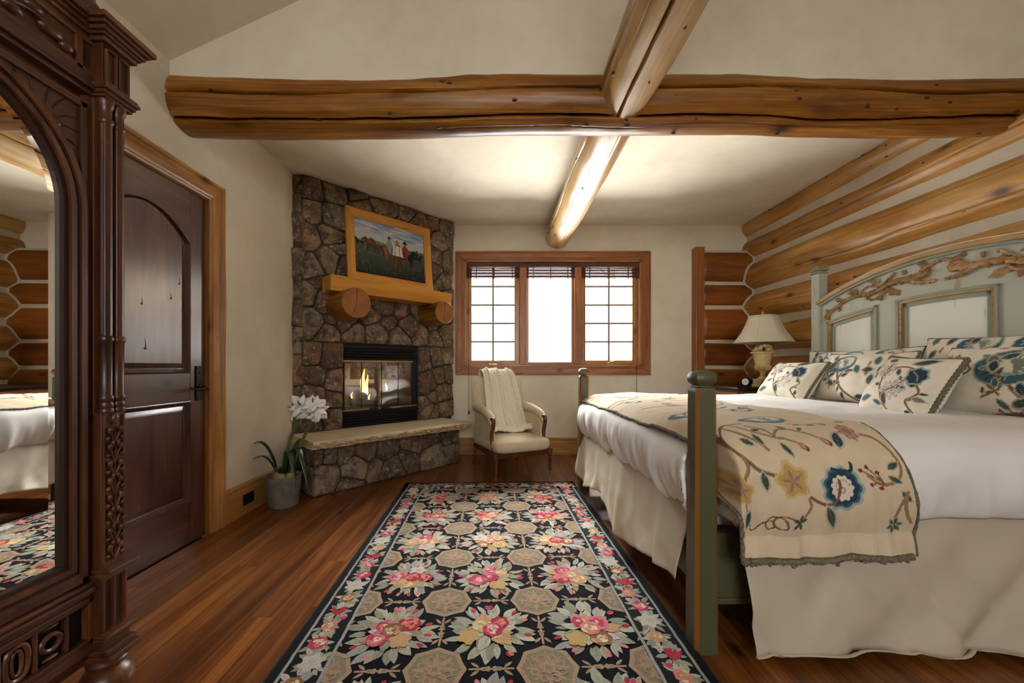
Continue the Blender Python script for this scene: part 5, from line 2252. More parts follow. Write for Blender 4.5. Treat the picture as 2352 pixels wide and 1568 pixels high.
x = x + (p_ - .3) * .10 * sstep(.02, .5, dr) * (q_ < .3) + .035 * sstep(.0, .4, dr) * (q_ < .3)
y = np.maximum(y, np.where(q_ < .3, .06 - .6 * sstep(.045, .10, x + .05 * 0), -9))
z = z + .008 * fbm(p_ * 5, q_ * 5, 0, 53, 3) * (1 - hang) + .006
M['crewel'] = mat_attr('crewel_cloth', .92, .35, 300, .05, .15, 14)
PQ = np.stack(np.broadcast_arrays(x, y, z), -1)
np_grid('quilt_cloth', PQ, M['crewel'], ql, C, thick=.014)
trim_m = mat_plain('fringe_trim', S(112, 106, 88), .95, nscale=120, namt=.5, bump=.8, bscale=200)


def fringe(pts, r, name='fringe', seed=0):
    rr_ = random.Random(seed)
    q = [tuple(p) for p in pts]
    k = MB()
    k.tube(q, [r * rr_.uniform(.7, 1.25) for _ in q], 7)
    for i in range(0, len(q), 2):
        p = q[i]
        k.blob((p[0] + rr_.uniform(-.4, .4) * r, p[1] + rr_.uniform(-.5, .5) * r, p[2] + rr_.uniform(-1.3, .2) * r), (r * .8, r * .7, r * .8), 6, 4)
    return k.build(name, trim_m, ql, smooth=True)


fringe(PQ[::3, 0] + np.array([0, .0, -.012]), .011, seed=1)
fringe(PQ[20::3, 0] + np.array([.0, .018, -.020]), .008, seed=2)
fringe(PQ[0, ::4] + np.array([-.006, 0, -.004]), .0075, seed=3)
fringe(PQ[-1, 0:150:4] + np.array([.004, 0, -.004]), .005, seed=4)
# ------------------------------------------------------------------ pillows
rr = random.Random(77)


def pillow(label, group, y, x, zb, W, Hh, T, lean, pat, yaw=0.0, trim=.007, res=130, sag=0.0, roll=0.0):
    """pillow standing on the bed, front face towards the foot. lean: radians back from upright"""
    e = bed_thing('pillow', label, 'pillow', group)
    e.location = Vector((BX, BY, 0)) + Matrix.Rotation(BR_, 3, 'Z') @ Vector((x, y, zb))
    # local: a across (width), b up, c out of the face
    e.rotation_euler = (Matrix.Rotation(BR_ + yaw - pi / 2, 4, 'Z') @ Matrix.Rotation(pi / 2 - lean, 4, 'X') @ Matrix.Rotation(roll, 4, 'Z')).to_euler()
    out = []
    for side, n in ((1, res), (-1, 44)):
        m = max(8, int(n * Hh / W))
        u = np.linspace(-1, 1, n)[:, None]
        v = np.linspace(-1, 1, m)[None, :]
        t = (np.clip(1 - u ** 2, 0, 1) * np.clip(1 - v ** 2, 0, 1)) ** .42
        ed = 1 - .085 * (1 - u ** 2) * np.abs(v) ** 3
        ew = 1 - .055 * (1 - v ** 2) * np.abs(u) ** 3
        a = u * W / 2 * ew
        b = v * Hh / 2 * ed + Hh / 2 - sag * (1 - u ** 2) * (v > 0) * v
        c = side * T * .57 * t * (1 + .25 * (v < 0) * -v) + .006 * fbm(u * 3, v * 3, side, int(W * 100 + y * 10), 3) * t
        Pp = np.stack(np.broadcast_arrays(a, b, c), -1)
        C = pat.raster(np.linspace(0, W, n), np.linspace(0, Hh, m), np.array(CR['cream2'], np.float32))
        np_grid('pillow_front' if side > 0 else 'pillow_back', Pp if side > 0 else Pp[:, ::-1], M['crewel'], e, C if side > 0 else C[:, ::-1])
        if side > 0:
            ring = [Pp[i, 0] for i in range(0, n, 3)] + [Pp[-1, j] for j in range(0, m, 3)] + [Pp[i, -1] for i in range(n - 1, -1, -3)] + [Pp[0, j] for j in range(m - 1, -1, -3)]
    if trim:
        k = MB()
        q = [tuple(p) for p in ring]
        k.tube(q + q[:1], [trim * (1 + .35 * (i % 2)) for i in range(len(q) + 1)], 6)
        k.build('braid_trim', trim_m, e, smooth=True)
    return e


CR['cream2'] = S(236, 228, 210)


def pat_big(W, Hh, seed, fruits):
    P = Pattern()
    r2 = random.Random(seed)
    for (fx, fy, R, a) in fruits:
        vine(P, [(fx * W, fy * Hh - R * .5), (fx * W + r2.uniform(-.1, .1), fy * Hh - .14), (fx * W + r2.uniform(-.2, .2), fy * Hh - .22), (r2.uniform(.2, .8) * W, .0)], .012, r2, 5, .06)
        vine(P, [(fx * W, .1), (fx * W + r2.uniform(-.15, .15), .2), (r2.random() * W, .25), (r2.random() * W, .3)], .009, r2, 6, .05, ('teal', 'teal2', 'green'))
        bigfruit(P, fx * W, fy * Hh, R, a)
    for i in range(3):
        q0 = r2.random() * W
        vine(P, [(q0, r2.uniform(0, .1)), (q0 + r2.uniform(-.12, .12), .14), (q0 + r2.uniform(-.2, .2), .24), (q0 + r2.uniform(-.2, .2), .34)], .008, r2, 6, .05, ('teal', 'teal2', 'green', 'green2'))
    for i in range(11):
        cleaf(P, r2.random() * W, r2.random() * Hh, .07, .035, r2.uniform(0, 6.3), r2.choice(['teal', 'teal2', 'green']))
    for i in range(5):
        bud(P, r2.random() * W, r2.random() * Hh, .016, r2.uniform(0, 6))
    return P


def pat_small(W, Hh, seed):
    P = Pattern()
    r2 = random.Random(seed)
    vine(P, [(.9 * W, .05 * Hh), (.8 * W, .2 * Hh), (.88 * W, .36 * Hh), (.78 * W, .5 * Hh)], .008, r2, 5, .045, ('teal', 'green', 'green2'))
    vine(P, [(.05 * W, .95 * Hh), (.15 * W, .75 * Hh), (.08 * W, .6 * Hh)], .007, r2, 4, .045, ('teal2', 'green', 'green2'))
    vine(P, [(.55 * W, 0), (.45 * W, .25 * Hh), (.35 * W, .45 * Hh), (.25 * W, .70 * Hh)], .008, r2, 4, .05, ('teal2', 'green2', 'green'))
    vine(P, [(.45 * W, .25 * Hh), (.60 * W, .40 * Hh), (.65 * W, .55 * Hh)], .007, r2, 3, .045, ('teal2', 'green2'))
    vine(P, [(.3 * W, .6 * Hh), (.5 * W, .74 * Hh), (.72 * W, .70 * Hh)], .007, r2, 3, .05, ('teal', 'teal2'))
    hydrangea(P, .33 * W, .66 * Hh, .065, r2)
    hydrangea(P, .58 * W, .34 * Hh, .075, r2)
    hydrangea(P, .08 * W, .45 * Hh, .05, r2)
    P.flower(.76 * W, .60 * Hh, .062, 7, CR['pale'], None, 0, .2)
    P.flower(.76 * W, .60 * Hh, .05, 7, CR['teal'], None, 0, .2)
    P.stroke([(.70 * W, .66 * Hh), (.77 * W, .60 * Hh), (.80 * W, .52 * Hh)], .006, CR['pink'])
    cleaf(P, .62 * W, .80 * Hh, .11, .04, .35, 'teal')
    cleaf(P, .12 * W, .14 * Hh, .09, .035, .2, 'teal2')
    cleaf(P, .55 * W, .08 * Hh, .08, .03, 1.9, 'green')
    cleaf(P, .2 * W, .9 * Hh, .07, .03, -.3, 'green')
    return P


G = 'patterned pillows along the headboard'
zb = .835
pillow('tall patterned sham leaning on the headboard at the window side', G, 1.50, 1.99, zb, .92, .41, .17, .20, pat_big(.92, .41, 3, [(.5, .78, .10, .2), (.15, .8, .09, .4), (.8, .82, .1, .1)]), trim=.004)
pillow('tall patterned sham leaning on the headboard nearest the camera', G, .56, 1.99, zb, .95, .46, .17, .20, pat_big(.95, .46, 4, [(.35, .85, .11, .2), (.62, .86, .10, .4), (.86, .84, .09, .1)]), trim=.004)
pillow('square patterned pillow with blue fruit in the middle row, window side', G, 1.26, 1.765, zb - .01, .66, .40, .20, .38, pat_big(.66, .40, 5, [(.38, .70, .10, .2)]), trim=.008)
pillow('large square patterned pillow in the middle row nearest the camera', G, .40, 1.755, zb - .01, .70, .41, .22, .38, pat_big(.70, .41, 6, [(.55, .62, .14, .15)]), trim=.006)
pillow('small fringed accent pillow with lavender blossoms beside the lamp', G, 1.68, 1.53, zb - .015, .50, .38, .16, .62, pat_small(.50, .40, 8), yaw=.05, trim=.010)
pillow('small fringed accent pillow with lavender blossoms in the centre of the bed', G, .73, 1.50, zb - .02, .46, .38, .17, .50, pat_small(.46, .38, 9), yaw=-.12, trim=.012, roll=-.05)
wp = bed_thing('white_pillow', 'white sleeping pillow peeking out at the far end of the headboard', 'pillow')
n = 40
u = np.linspace(-1, 1, n)[:, None]
v = np.linspace(-1, 1, n)[None, :]
t = (np.clip(1 - u ** 4, 0, 1) * np.clip(1 - v ** 2, 0, 1)) ** .5
for s_ in (1, -1):
    Pp = np.stack(np.broadcast_arrays(2.07 + .035 * s_ * t, 1.668 + .34 * u, 1.02 + .195 * v + .02 * (u > .5)), -1)
    np_grid('pillow_case', Pp if s_ > 0 else Pp[::-1], M['white_cloth'], wp)

# ------------------------------------------------------------------ nightstand, lamp, clock
ns = empty('nightstand', (2.29, 3.84, 0))
tag(ns, 'wooden nightstand with dark polished top in the corner behind the bed', 'nightstand')
nw, nd, nh = .66, .80, .90       # depth towards the wall (x) and width (y)
MB().box((.03, .0, .10), (nw, nd, nh - .03)).build('body', M['walnut'], ns, bevel=.005)
MB().box((-.01, -.03, nh - .035), (nw + .01, nd + .03, nh)).build('top', mat_plain('black_marble', S(26, 24, 24), .18, nscale=8, namt=.4), ns, bevel=.01, seg=3)
MB().box((.012, -.012, nh - .05), (nw, nd + .012, nh - .034)).build('top_moulding', M['walnut'], ns, bevel=.004)
for i in range(3):
    z0 = .13 + i * .245
    dw = MB().box((.012, .03, z0), (.034, nd - .03, z0 + .225)).build('drawer', M['win_y'], ns, bevel=.006)
    for yy in (.22, .58):
        MB().lathe([(0, -.022), (.014, -.02), (.016, -.008), (.006, 0)], (.012, yy, z0 + .11), 14, 'x').build('knob', M['brass'], dw, smooth=True)
for xx in (.05, nw - .05):
    for yy in (.05, nd - .05):
        MB().lathe([(0, 0), (.025, 0), (.032, .04), (.026, .08), (.034, .10)], (xx, yy, 0), 14).build('foot', M['walnut'], ns, smooth=True)

lp = empty('table_lamp', (2.712, 4.10, nh))
tag(lp, 'cream urn-shaped table lamp with a panelled ivory shade on the nightstand', 'lamp')
urn = mat_plain('antique_cream', S(208, 184, 126), .5, nscale=24, namt=.18, bump=.15)
k = MB()
k.box((-.095, -.095, 0), (.095, .095, .025))
k.box((-.08, -.08, .025), (.08, .08, .055))
k.box((-.065, -.065, .055), (.065, .065, .075))
k.build('plinth', urn, lp, bevel=.005)
MB().lathe([(.05, .075), (.04, .09), (.024, .105), (.022, .135), (.034, .15), (.03, .158), (.05, .17), (.066, .195), (.062, .205), (.072, .25), (.086, .315), (.092, .335), (.11, .34), (.112, .352), (.09, .358), (.0, .36)], (0, 0, 0), 32).build('urn', urn, lp, smooth=True)
for i in range(16):
    t = 2 * pi * i / 16
    MB().tube([(.046 * cos(t), .046 * sin(t), .166), (.07 * cos(t), .07 * sin(t), .186), (.067 * cos(t), .067 * sin(t), .215)], .0075, 6).build('gadroon', urn, lp, smooth=True)
r3 = random.Random(4)
for i in range(22):
    t, h = r3.uniform(0, 6.28), r3.uniform(0, 1)
    q = .07 * (1 - h ** 2) ** .5
    MB().blob((q * cos(t), q * sin(t), .365 + .062 * h), (.024, .024, .022), 8, 6).build('fruit', urn, lp, smooth=True)
MB().tube([(0, 0, .42), (0, 0, .74)], .006, 8).build('harp_rod', M['brass'], lp)
MB().lathe([(0, .73), (.009, .733), (.011, .745), (.006, .753), (.012, .762), (.004, .775), (0, .777)], (0, 0, 0), 12).build('finial', urn, lp, smooth=True)
shm = mat_plain('ivory_silk', S(214, 206, 184), .8, nscale=6, namt=.03)
shm.node_tree.nodes['Principled BSDF'].inputs['Subsurface Weight'].default_value = .1
N = 48
vs, fs = [], []
lv = 10
for j in range(lv + 1):
    t = j / lv
    z = .450 + (.722 - .450) * t
    R = .272 + (.128 - .272) * t - .018 * sin(pi * t)
    for i in range(N):
        a = 2 * pi * i / N
        g_ = cos(pi / 8) / cos((a % (pi / 4)) - pi / 8)
        vs.append((R * (.75 + .25 * g_) * cos(a), R * (.75 + .25 * g_) * sin(a), z))
for j in range(lv):
    for i in range(N):
        q = (i + 1) % N
        fs.append((j * N + i, j * N + q, (j + 1) * N + q, (j + 1) * N + i))
sh = MB().add(vs, fs).build('lamp_shade', shm, lp, smooth=True)
sd = sh.modifiers.new('thick', 'SOLIDIFY')
sd.thickness = .003
for i in range(8):
    a = 2 * pi * i / 8
    MB().tube([((.272 + (.128 - .272) * t - .018 * sin(pi * t) + .001) * cos(a), (.272 + (.128 - .272) * t - .018 * sin(pi * t) + .001) * sin(a), .45 + .272 * t) for t in [j / 8 for j in range(9)]], .0035, 6).build('seam', shm, sh)
for (R, z) in ((.272, .450), (.128, .722)):
    MB().tube([(R * cos(2 * pi * i / 40), R * sin(2 * pi * i / 40), z) for i in range(41)], .005, 6).build('shade_trim', shm, sh)

ck = empty('alarm_clock', (2.46, 3.96, nh), radians(-62))
tag(ck, 'small round black alarm clock with white face beside the lamp base', 'clock')
MB().lathe([(0, -.025), (.040, -.025), (.044, -.018), (.044, .028), (.03, .045), (0, .05)], (0, 0, .05), 28, 'y').build('case', M['black'], ck, smooth=True)
MB().lathe([(0, -.0265), (.033, -.0262)], (0, 0, .05), 28, 'y').build('dial', mat_plain('white_dial', S(230, 228, 220), .4), ck)
MB().box((-.0015, -.029, .05), (.0015, -.027, .075)).build('hand', M['black'], ck)
MB().box((-.001, -.029, .049), (.02, -.027, .052)).build('hand', M['black'], ck)
MB().box((-.03, -.02, 0), (.03, .035, .012)).build('base', M['black'], ck, bevel=.004)
# ------------------------------------------------------------------ armoire with arched mirror
ar = empty('armoire', (-1.34, .935, 0))
tag(ar, 'tall carved dark walnut armoire with arched mirror door at the left edge', 'armoire')
AX, AY, AZ = M['arm_x'], M['arm_y'], M['arm_z']
MB().box((-.57, -.445, .13), (-.03, .445, 2.165)).build('carcass', AZ, ar, bevel=.004)


def poly_strip(outer, inner, x0, x1, name, mat, parent=ar):
    """flat ring between two outlines with equal point counts, extruded in x"""
    n = len(outer)
    vs = [(x1, *p) for p in outer] + [(x1, *p) for p in inner] + [(x0, *p) for p in outer] + [(x0, *p) for p in inner]
    fs = []
    for i in range(n):
        j = (i + 1) % n
        fs += [(i, j, n + j, n + i), (n + i, n + j, 3 * n + j, 3 * n + i), (i, 2 * n + i, 2 * n + j, j)]
    return MB().add(vs, fs).build(name, mat, parent)


def arch_outline(hw, zb, zs, r, n=28):
    """arch: bottom left, bottom right, then over the top"""
    pts = [(-hw, zb), (hw, zb)]
    for i in range(n + 1):
        a = pi * i / n
        pts.append((hw * cos(a), zs + r * sin(a)))
    return pts


M['arm_dark'] = mat_wood('dark_walnut_groove', S(34, 18, 10), S(46, 24, 14), S(58, 32, 18), axis='z', along=1.5, across=12, rough=.45)
MH, MZB, MZS = .284, .485, 1.60
# mirror with a bevelled margin
mir = NT('mirror_silver')
mir.base((.86, .86, .84))
mir.set('Metallic', 1.0)
mir.set('Roughness', .012)
M['mirror'] = mir.m
o1, o2 = arch_outline(MH, MZB, MZS, MH), arch_outline(MH - .032, MZB + .032, MZS, MH - .032)
k = MB()
k.add([(-.0125 - .0125 * p[0], *p) for p in o2], [tuple(range(len(o2)))])
mr = k.build('mirror', M['mirror'], ar)
tag(mr, 'arched bevelled mirror glass')
n = len(o1)
k = MB()
k.add([(-.0138 - .0125 * p[0], *p) for p in o1] + [(-.0125 - .0125 * p[0], *p) for p in o2], [(i, (i + 1) % n, n + (i + 1) % n, n + i) for i in range(n)])
k.build('mirror_bevel', M['mirror'], mr)
# stepped arched frame round the glass
for d0, d1, x0, x1, m_ in ((0, .014, -.02, -.004, M['arm_dark']), (.014, .030, -.02, .006, AZ), (.030, .040, -.02, .001, M['arm_dark']), (.040, .058, -.02, .010, AZ)):
    poly_strip(arch_outline(MH + d1, MZB - d1, MZS, MH + d1), arch_outline(MH + d0, MZB - d0, MZS, MH + d0), x0, x1, 'mirror_frame', m_)
# door leaf: stiles, rails, spandrel boards
DH, DT, DB = .354, 1.955, .405
for s_ in (-1, 1):
    MB().box((-.03, s_ * (MH + .050), DB), (.0, s_ * DH, DT)).build('door_stile', AZ, ar, bevel=.002)
    # spandrel: flat board outside the arch, with border and drawn groove lines
    R = MH + .054
    pts = []
    for i in range(15):
        a = (pi / 2) * i / 14
        pts.append((s_ * R * cos(a), MZS + R * sin(a)))
    brd = pts + [(0, DT - .012), (s_ * (MH + .052), DT - .012)]
    MB().prism(brd, 'x', -.022, -.006).build('spandrel', M['arm_y'], ar)
    MB().box((-.006, s_ * .0, DT - .024), (.004, s_ * (MH + .062), DT - .006)).build('spandrel_border', AY, ar, bevel=.002)
    MB().box((-.006, s_ * (MH + .044), 1.52), (.004, s_ * (MH + .062), DT - .006)).build('spandrel_border', AZ, ar, bevel=.002)
    # leaf grooves, their shade drawn as thin black tubes, and a flower bud
    c = (s_ * .235, 1.848)
    for (dy, dz, ln, an) in ((.02, .03, .075, .9), (.0, .03, .07, 1.35), (-.03, .035, .055, 1.75), (-.06, .04, .06, 2.05), (.035, .012, .06, .45), (.04, -.01, .055, .1), (.045, -.04, .06, -.35), (.05, -.08, .08, -.75), (.055, -.13, .10, -1.05), (-.10, .05, .06, 2.3)):
        y0, z0 = c[0] + s_ * dy, c[1] + dz
        q = [(-.005, y0 + s_ * ln * t * cos(an), z0 + ln * t * sin(an) + .10 * ln * sin(pi * t)) for t in (0, .25, .5, .75, 1)]
        MB().tube(q, [.0014, .0022, .0022, .0016, .0008], 5).build('groove_shade', M['black'], ar)
    k = MB()
    k.blob((-.004, c[0], c[1]), (.010, .018, .022), 10, 8)
    k.blob((-.004, c[0] + s_ * .018, c[1] - .034), (.009, .013, .020), 10, 8)
    k.blob((-.004, c[0] + s_ * .028, c[1] - .01), (.008, .012, .012), 10, 8)
    k.build('carved_bud', AZ, ar, smooth=True)
MB().box((-.03, -DH, DB), (.0, DH, MZB - .050)).build('door_rail', AY, ar, bevel=.002)
MB().box((-.03, -DH, DT - .012), (.002, DH, DT)).build('door_rail', AY, ar, bevel=.002)
# fixed stiles beside the door
for s_ in (-1, 1):
    MB().box((-.035, s_ * DH, .40), (-.006, s_ * .372, 2.0)).build('side_stile', AZ, ar)

# frieze and cornice over the door
MB().box((-.05, -.40, 1.985), (.006, .40, 2.000)).build('frieze_moulding', AY, ar, bevel=.004)
MB().box((-.05, -.40, 2.000), (.020, .40, 2.016)).build('frieze_moulding', AY, ar, bevel=.005)
MB().box((-.05, -.40, 2.016), (.006, .40, 2.050)).build('frieze_moulding', AY, ar, bevel=.003)
MB().box((-.05, -.37, 2.05), (-.006, .37, 2.165)).build('frieze_panel', AY, ar)
MB().box((-.02, -.37, 2.05), (.002, .37, 2.066)).build('frieze_moulding', AY, ar, bevel=.003)
MB().box((-.02, -.37, 2.150), (.004, .37, 2.168)).build('frieze_moulding', AY, ar, bevel=.003)
for s_ in (-1, 1):
    MB().box((-.02, s_ * .315, 2.05), (.002, s_ * .335, 2.165)).build('frieze_moulding', AZ, ar, bevel=.002)
    # scrolls and pods
    k = MB()
    k.tube(catmull([(.0, s_ * .0, 2.11), (.004, s_ * .06, 2.13), (.004, s_ * .13, 2.10), (.004, s_ * .20, 2.115), (.004, s_ * .28, 2.085)], 6), [.005] * 25, 8)
    k.build('carved_vine', AZ, ar, smooth=True)
    for (yy, zz, a, b) in ((.05, 2.09, .026, .016), (.10, 2.125, .030, .015), (.15, 2.085, .026, .014), (.20, 2.13, .024, .014), (.245, 2.10, .034, .016), (.285, 2.085, .020, .016)):
        k = MB()
        k.blob((.0, s_ * yy, zz), (.016, a, b), 12, 8)
        k.build('carved_pod', AZ, ar, smooth=True)
for z0, z1, o_ in ((2.165, 2.180, .012), (2.180, 2.192, .020), (2.192, 2.206, .030), (2.206, 2.216, .040), (2.216, 2.233, .050)):
    MB().box((-.58, -.44, z0), (.0 + o_ - .012, .44, z1)).build('cornice', AY, ar, bevel=.003)

# pilasters at both ends
for s_ in (-1, 1):
    yi, yo = s_ * .366, s_ * .460
    ym = (yi + yo) / 2
    # frieze block with two sunk panels
    MB().box((-.05, yi, 2.030), (.032, yo, 2.166)).build('pilaster_block', AZ, ar, bevel=.002)
    for q in (-.022, .022):
        for (a, b, z0, z1) in ((ym + q - .019, ym + q - .014, 2.04, 2.156), (ym + q + .014, ym + q + .019, 2.04, 2.156), (ym + q - .019, ym + q + .019, 2.04, 2.047), (ym + q - .019, ym + q + .019, 2.149, 2.156)):
            MB().box((.031, a, z0), (.041, b, z1)).build('panel_edge', AZ, ar, bevel=.0015)
    for z0, z1, o_ in ((2.165, 2.180, .012), (2.180, 2.190, .020), (2.190, 2.204, .028), (2.204, 2.215, .038), (2.215, 2.233, .0485)):
        MB().box((-.58, yi - s_ * o_, z0), (.04 + o_, yo + s_ * o_, z1)).build('pilaster_cornice', AY, ar, bevel=.003)
    for z0, z1, o_ in ((1.988, 1.998, .006), (1.998, 2.010, .014), (2.010, 2.022, .024), (2.022, 2.032, .018)):
        MB().box((-.05, yi - s_ * o_ * .6, z0), (.036 + o_, yo + s_ * o_ * .6, z1)).build('pilaster_moulding', AY, ar, bevel=.002)
    MB().box((-.05, yi, .93), (.004, yo - s_ * .012, 1.99)).build('pilaster_back', AZ, ar, bevel=.002)
    # paired columns
    for yc in (s_ * .391, s_ * .432):
        k = MB()
        prof = [(.021, .947), (.022, .955), (.019, .962), (.022, .97), (.018, .982), (.0215, .99), (.0215, 1.0), (.0175, 1.006), (.0175, 1.18), (.0215, 1.186), (.0215, 1.198), (.0175, 1.204)]
        k.lathe(prof, (.018, yc, 0), 20)
        # fluted shaft
        vs, fs = [], []
        N = 32
        for z in (1.204, 1.212, 1.90, 1.908):
            for i in range(N):
                t = 2 * pi * i / N
                r_ = .0170 - (.0022 if (i % 4 in (1, 2) and 1.21 < z < 1.905) else 0)
                vs.append((.018 + r_ * cos(t), yc + r_ * sin(t), z))
        for a in range(3):
            for i in range(N):
                j = (i + 1) % N
                fs.append((a * N + i, a * N + j, (a + 1) * N + j, (a + 1) * N + i))
        k.add(vs, fs)
        k.lathe([(.0165, 1.908), (.021, 1.914), (.021, 1.924), (.0165, 1.930), (.0165, 1.960), (.020, 1.968), (.023, 1.978), (.023, 1.990)], (.018, yc, 0), 20)
        k.build('column', AZ, ar, smooth=True)
    # carved block
    y1 = s_ * .442
    MB().box((-.05, yi, .43), (.030, y1, .947)).build('carved_block', AZ, ar, bevel=.004)
    for (a, b) in ((yi, yi + s_ * .008), (y1 - s_ * .008, y1)):
        MB().box((.029, a, .45), (.036, b, .94)).build('block_edge', AZ, ar, bevel=.002)
    yc = (yi + y1) / 2
    k = MB()
    k.tube([(.034, yc + .003 * sin(i * .9), .455 + .46 * i / 20) for i in range(21)], [.006 - .0025 * abs(i - 10) / 10 for i in range(21)], 8).build('carved_stem', AZ, ar, smooth=True)
    MB().blob((.036, yc, .925), (.010, .012, .020), 10, 8).build('carved_leaf', AZ, ar, smooth=True)
    for i in range(8):
        zz = .475 + i * .056
        for q in (-1, 1):
            k = MB()
            k.tube([(.034, yc + q * .003, zz - .022), (.037, yc + q * .012, zz + .004), (.036, yc + q * .022, zz + .018)], [.003, .004, .0025], 6)
            k.blob((.038, yc + q * .019, zz + .020), (.009, .0075, .013), 8, 6)
            k.blob((.037, yc + q * .025, zz - .006), (.008, .0065, .0075), 8, 6)
            if i % 2 == 0:
                k.blob((.038, yc + q * .009, zz + .032), (.007, .006, .012), 8, 6)
            k.build('carved_leaf', AZ, ar, smooth=True)
    # ledge and lower block
    for z0, z1, o_ in ((.405, .418, .022), (.418, .432, .030)):
        MB().box((-.05, yi - s_ * .004, z0), (.032 + o_, y1 + s_ * .028, z1)).build('ledge', AY, ar, bevel=.004)
    MB().box((-.05, yi, .215), (.020, yo - s_ * .006, .406)).build('lower_block', AZ, ar, bevel=.002)
    for q in (-.040, -.004, .036):
        MB().box((.019, ym + s_ * q - .004, .222), (.032, ym + s_ * q + .004, .404)).build('block_edge', AZ, ar, bevel=.002)
    MB().box((.019, yi, .388), (.030, yo - s_ * .01, .404)).build('block_edge', AY, ar, bevel=.002)
    for z0, z1, o_ in ((.192, .204, .016), (.204, .216, .026), (.165, .192, .006), (.125, .145, .034), (.145, .165, .022)):
        MB().box((-.05, yi - s_ * .004, z0), (.028 + o_, yo + s_ * (o_ * .5), z1)).build('base_moulding', AY, ar, bevel=.004)

# base: ledge, pierced drawer front, plinth
for z0, z1, o_ in ((.352, .366, .006), (.366, .384, .018), (.384, .400, .010)):
    MB().box((-.05, -.366, z0), (o_, .366, z1)).build('base_ledge', AY, ar, bevel=.005)
MB().box((-.05, -.366, .19), (-.022, .366, .352)).build('drawer_back', M['black'], ar)
MB().box((-.022, -.366, .330), (.006, .366, .352)).build('drawer_border', AY, ar, bevel=.004)
MB().box((-.022, -.366, .195), (.006, .366, .216)).build('drawer_border', AY, ar, bevel=.004)
for s_ in (-1, 1):
    MB().box((-.022, s_ * .366, .2), (.006, s_ * .350, .35)).build('drawer_border', AZ, ar, bevel=.003)


def ring_loop(yc, zc, a, b, r, name='pierced_ring', sq=2.0):
    pts = []
    for i in range(25):
        t = 2 * pi * i / 24
        c, s1 = cos(t), sin(t)
        pts.append((-.010, yc + a * math.copysign(abs(c) ** (2 / sq), c), zc + b * math.copysign(abs(s1) ** (2 / sq), s1)))
    MB().tube(pts, r, 8, cap=False).build(name, AZ, ar, smooth=True)


pitch = .098
for i in range(-4, 5):
    yc = i * pitch * .86
    if abs(yc) > .335:
        continue
    if i % 2 == 0:
        ring_loop(yc, .273, .027, .048, .0075, sq=2.6)
        ring_loop(yc, .273, .012, .034, .005, sq=2.6)
    else:
        ring_loop(yc, .273, .026, .022, .0075)
        for zz in (.227, .319):
            MB().blob((-.012, yc, zz), (.008, .024, .006), 10, 6).build('pierced_bar', AZ, ar, smooth=True)
    MB().box((-.02, yc + pitch * .43 - .006, .214), (-.004, yc + pitch * .43 + .006, .332)).build('pierced_post', AZ, ar, bevel=.003)
MB().box((-.05, -.37, .165), (.004, .37, .197)).build('plinth', AY, ar, bevel=.005)
MB().box((-.05, -.37, .140), (-.012, .37, .166)).build('plinth', AY, ar, bevel=.004)
MB().box((-.56, -.45, .125), (-.02, .45, .145)).build('bottom_board', AY, ar)
for s_ in (-1, 1):
    for xx in (.002, -.50):
        MB().lathe([(0, 0), (.045, 0), (.062, .012), (.072, .035), (.070, .060), (.058, .080), (.040, .092), (.052, .100), (.055, .112), (.045, .126), (0, .126)], (xx, s_ * .412, 0), 28).build('bun_foot', AZ, ar, smooth=True)

# carved crest on the cornice
for s_ in (-1, 1):
    k = MB()
    sp = []
    for i in range(30):
        t = i / 29
        a = t * 4.2 * pi
        r_ = .075 * (1 - t * .85)
        sp.append((-.02, s_ * (.30 + .075 - r_ * cos(a) - .06), 2.315 + r_ * sin(a)))
    k.tube(sp, [.018 - .010 * i / 29 for i in range(30)], 8).build('crest_scroll', AZ, ar, smooth=True)
    k = MB()
    pts = [(s_ * .40, 2.233), (s_ * .42, 2.26), (s_ * .385, 2.30), (s_ * .40, 2.35), (s_ * .34, 2.39), (s_ * .27, 2.40), (s_ * .18, 2.44), (s_ * .08, 2.50), (0, 2.52), (0, 2.233)]
    k.prism(pts, 'x', -.06, -.03).build('crest_board', AZ, ar, bevel=.006)
    for (yy, zz, a, b) in ((.385, 2.285, .026, .030), (.33, 2.36, .034, .022), (.25, 2.36, .03, .028), (.36, 2.25, .03, .018), (.17, 2.34, .04, .03), (.08, 2.40, .04, .05)):
        MB().blob((-.022, s_ * yy, zz), (.022, a, b), 12, 8, lambda d: 1 + .15 * sin(6 * math.atan2(d[2], d[1]))).build('crest_leaf', AZ, ar, smooth=True)
# ------------------------------------------------------------------ rug
rug = empty('area_rug', (-.098, 3.735, 0), radians(1.62))
tag(rug, 'black floral rug with rose wreaths, tan octagons and a flower border', 'rug')
RW, RL = .786, 2.95
MB().box((-RW, -RL, .001), (RW, 0, .010)).build('rug_ground', mat_plain('black_wool', S(8, 10, 16), .95, spec=.1, nscale=220, namt=.5, bump=.6, bscale=260), rug, bevel=.003)
MB().tube([(-RW, -RL, .008), (-RW, 0, .008), (RW, 0, .008), (RW, -RL, .008), (-RW, -RL, .008)], .006, 6).build('bound_edge', mat_plain('black_binding', S(12, 14, 18), .95), rug)
R4 = random.Random(17)
RC = dict(sage=S(150, 152, 130), sage2=S(172, 172, 150), sage3=S(116, 120, 100), pale=S(190, 186, 168), grey=S(164, 160, 156), tan=S(176, 148, 120), tan2=S(142, 130, 106), tan3=S(172, 146, 120), pink=S(196, 62, 92), pink2=S(222, 128, 140), salmon=S(212, 136, 116), red=S(178, 50, 56), cream=S(226, 206, 172), peach=S(206, 158, 120), yellow=S(204, 170, 110), brown=S(148, 102, 76), white=S(204, 196, 186))
RC = {k_: tuple(v_ * .84 for v_ in c_) for k_, c_ in RC.items()}
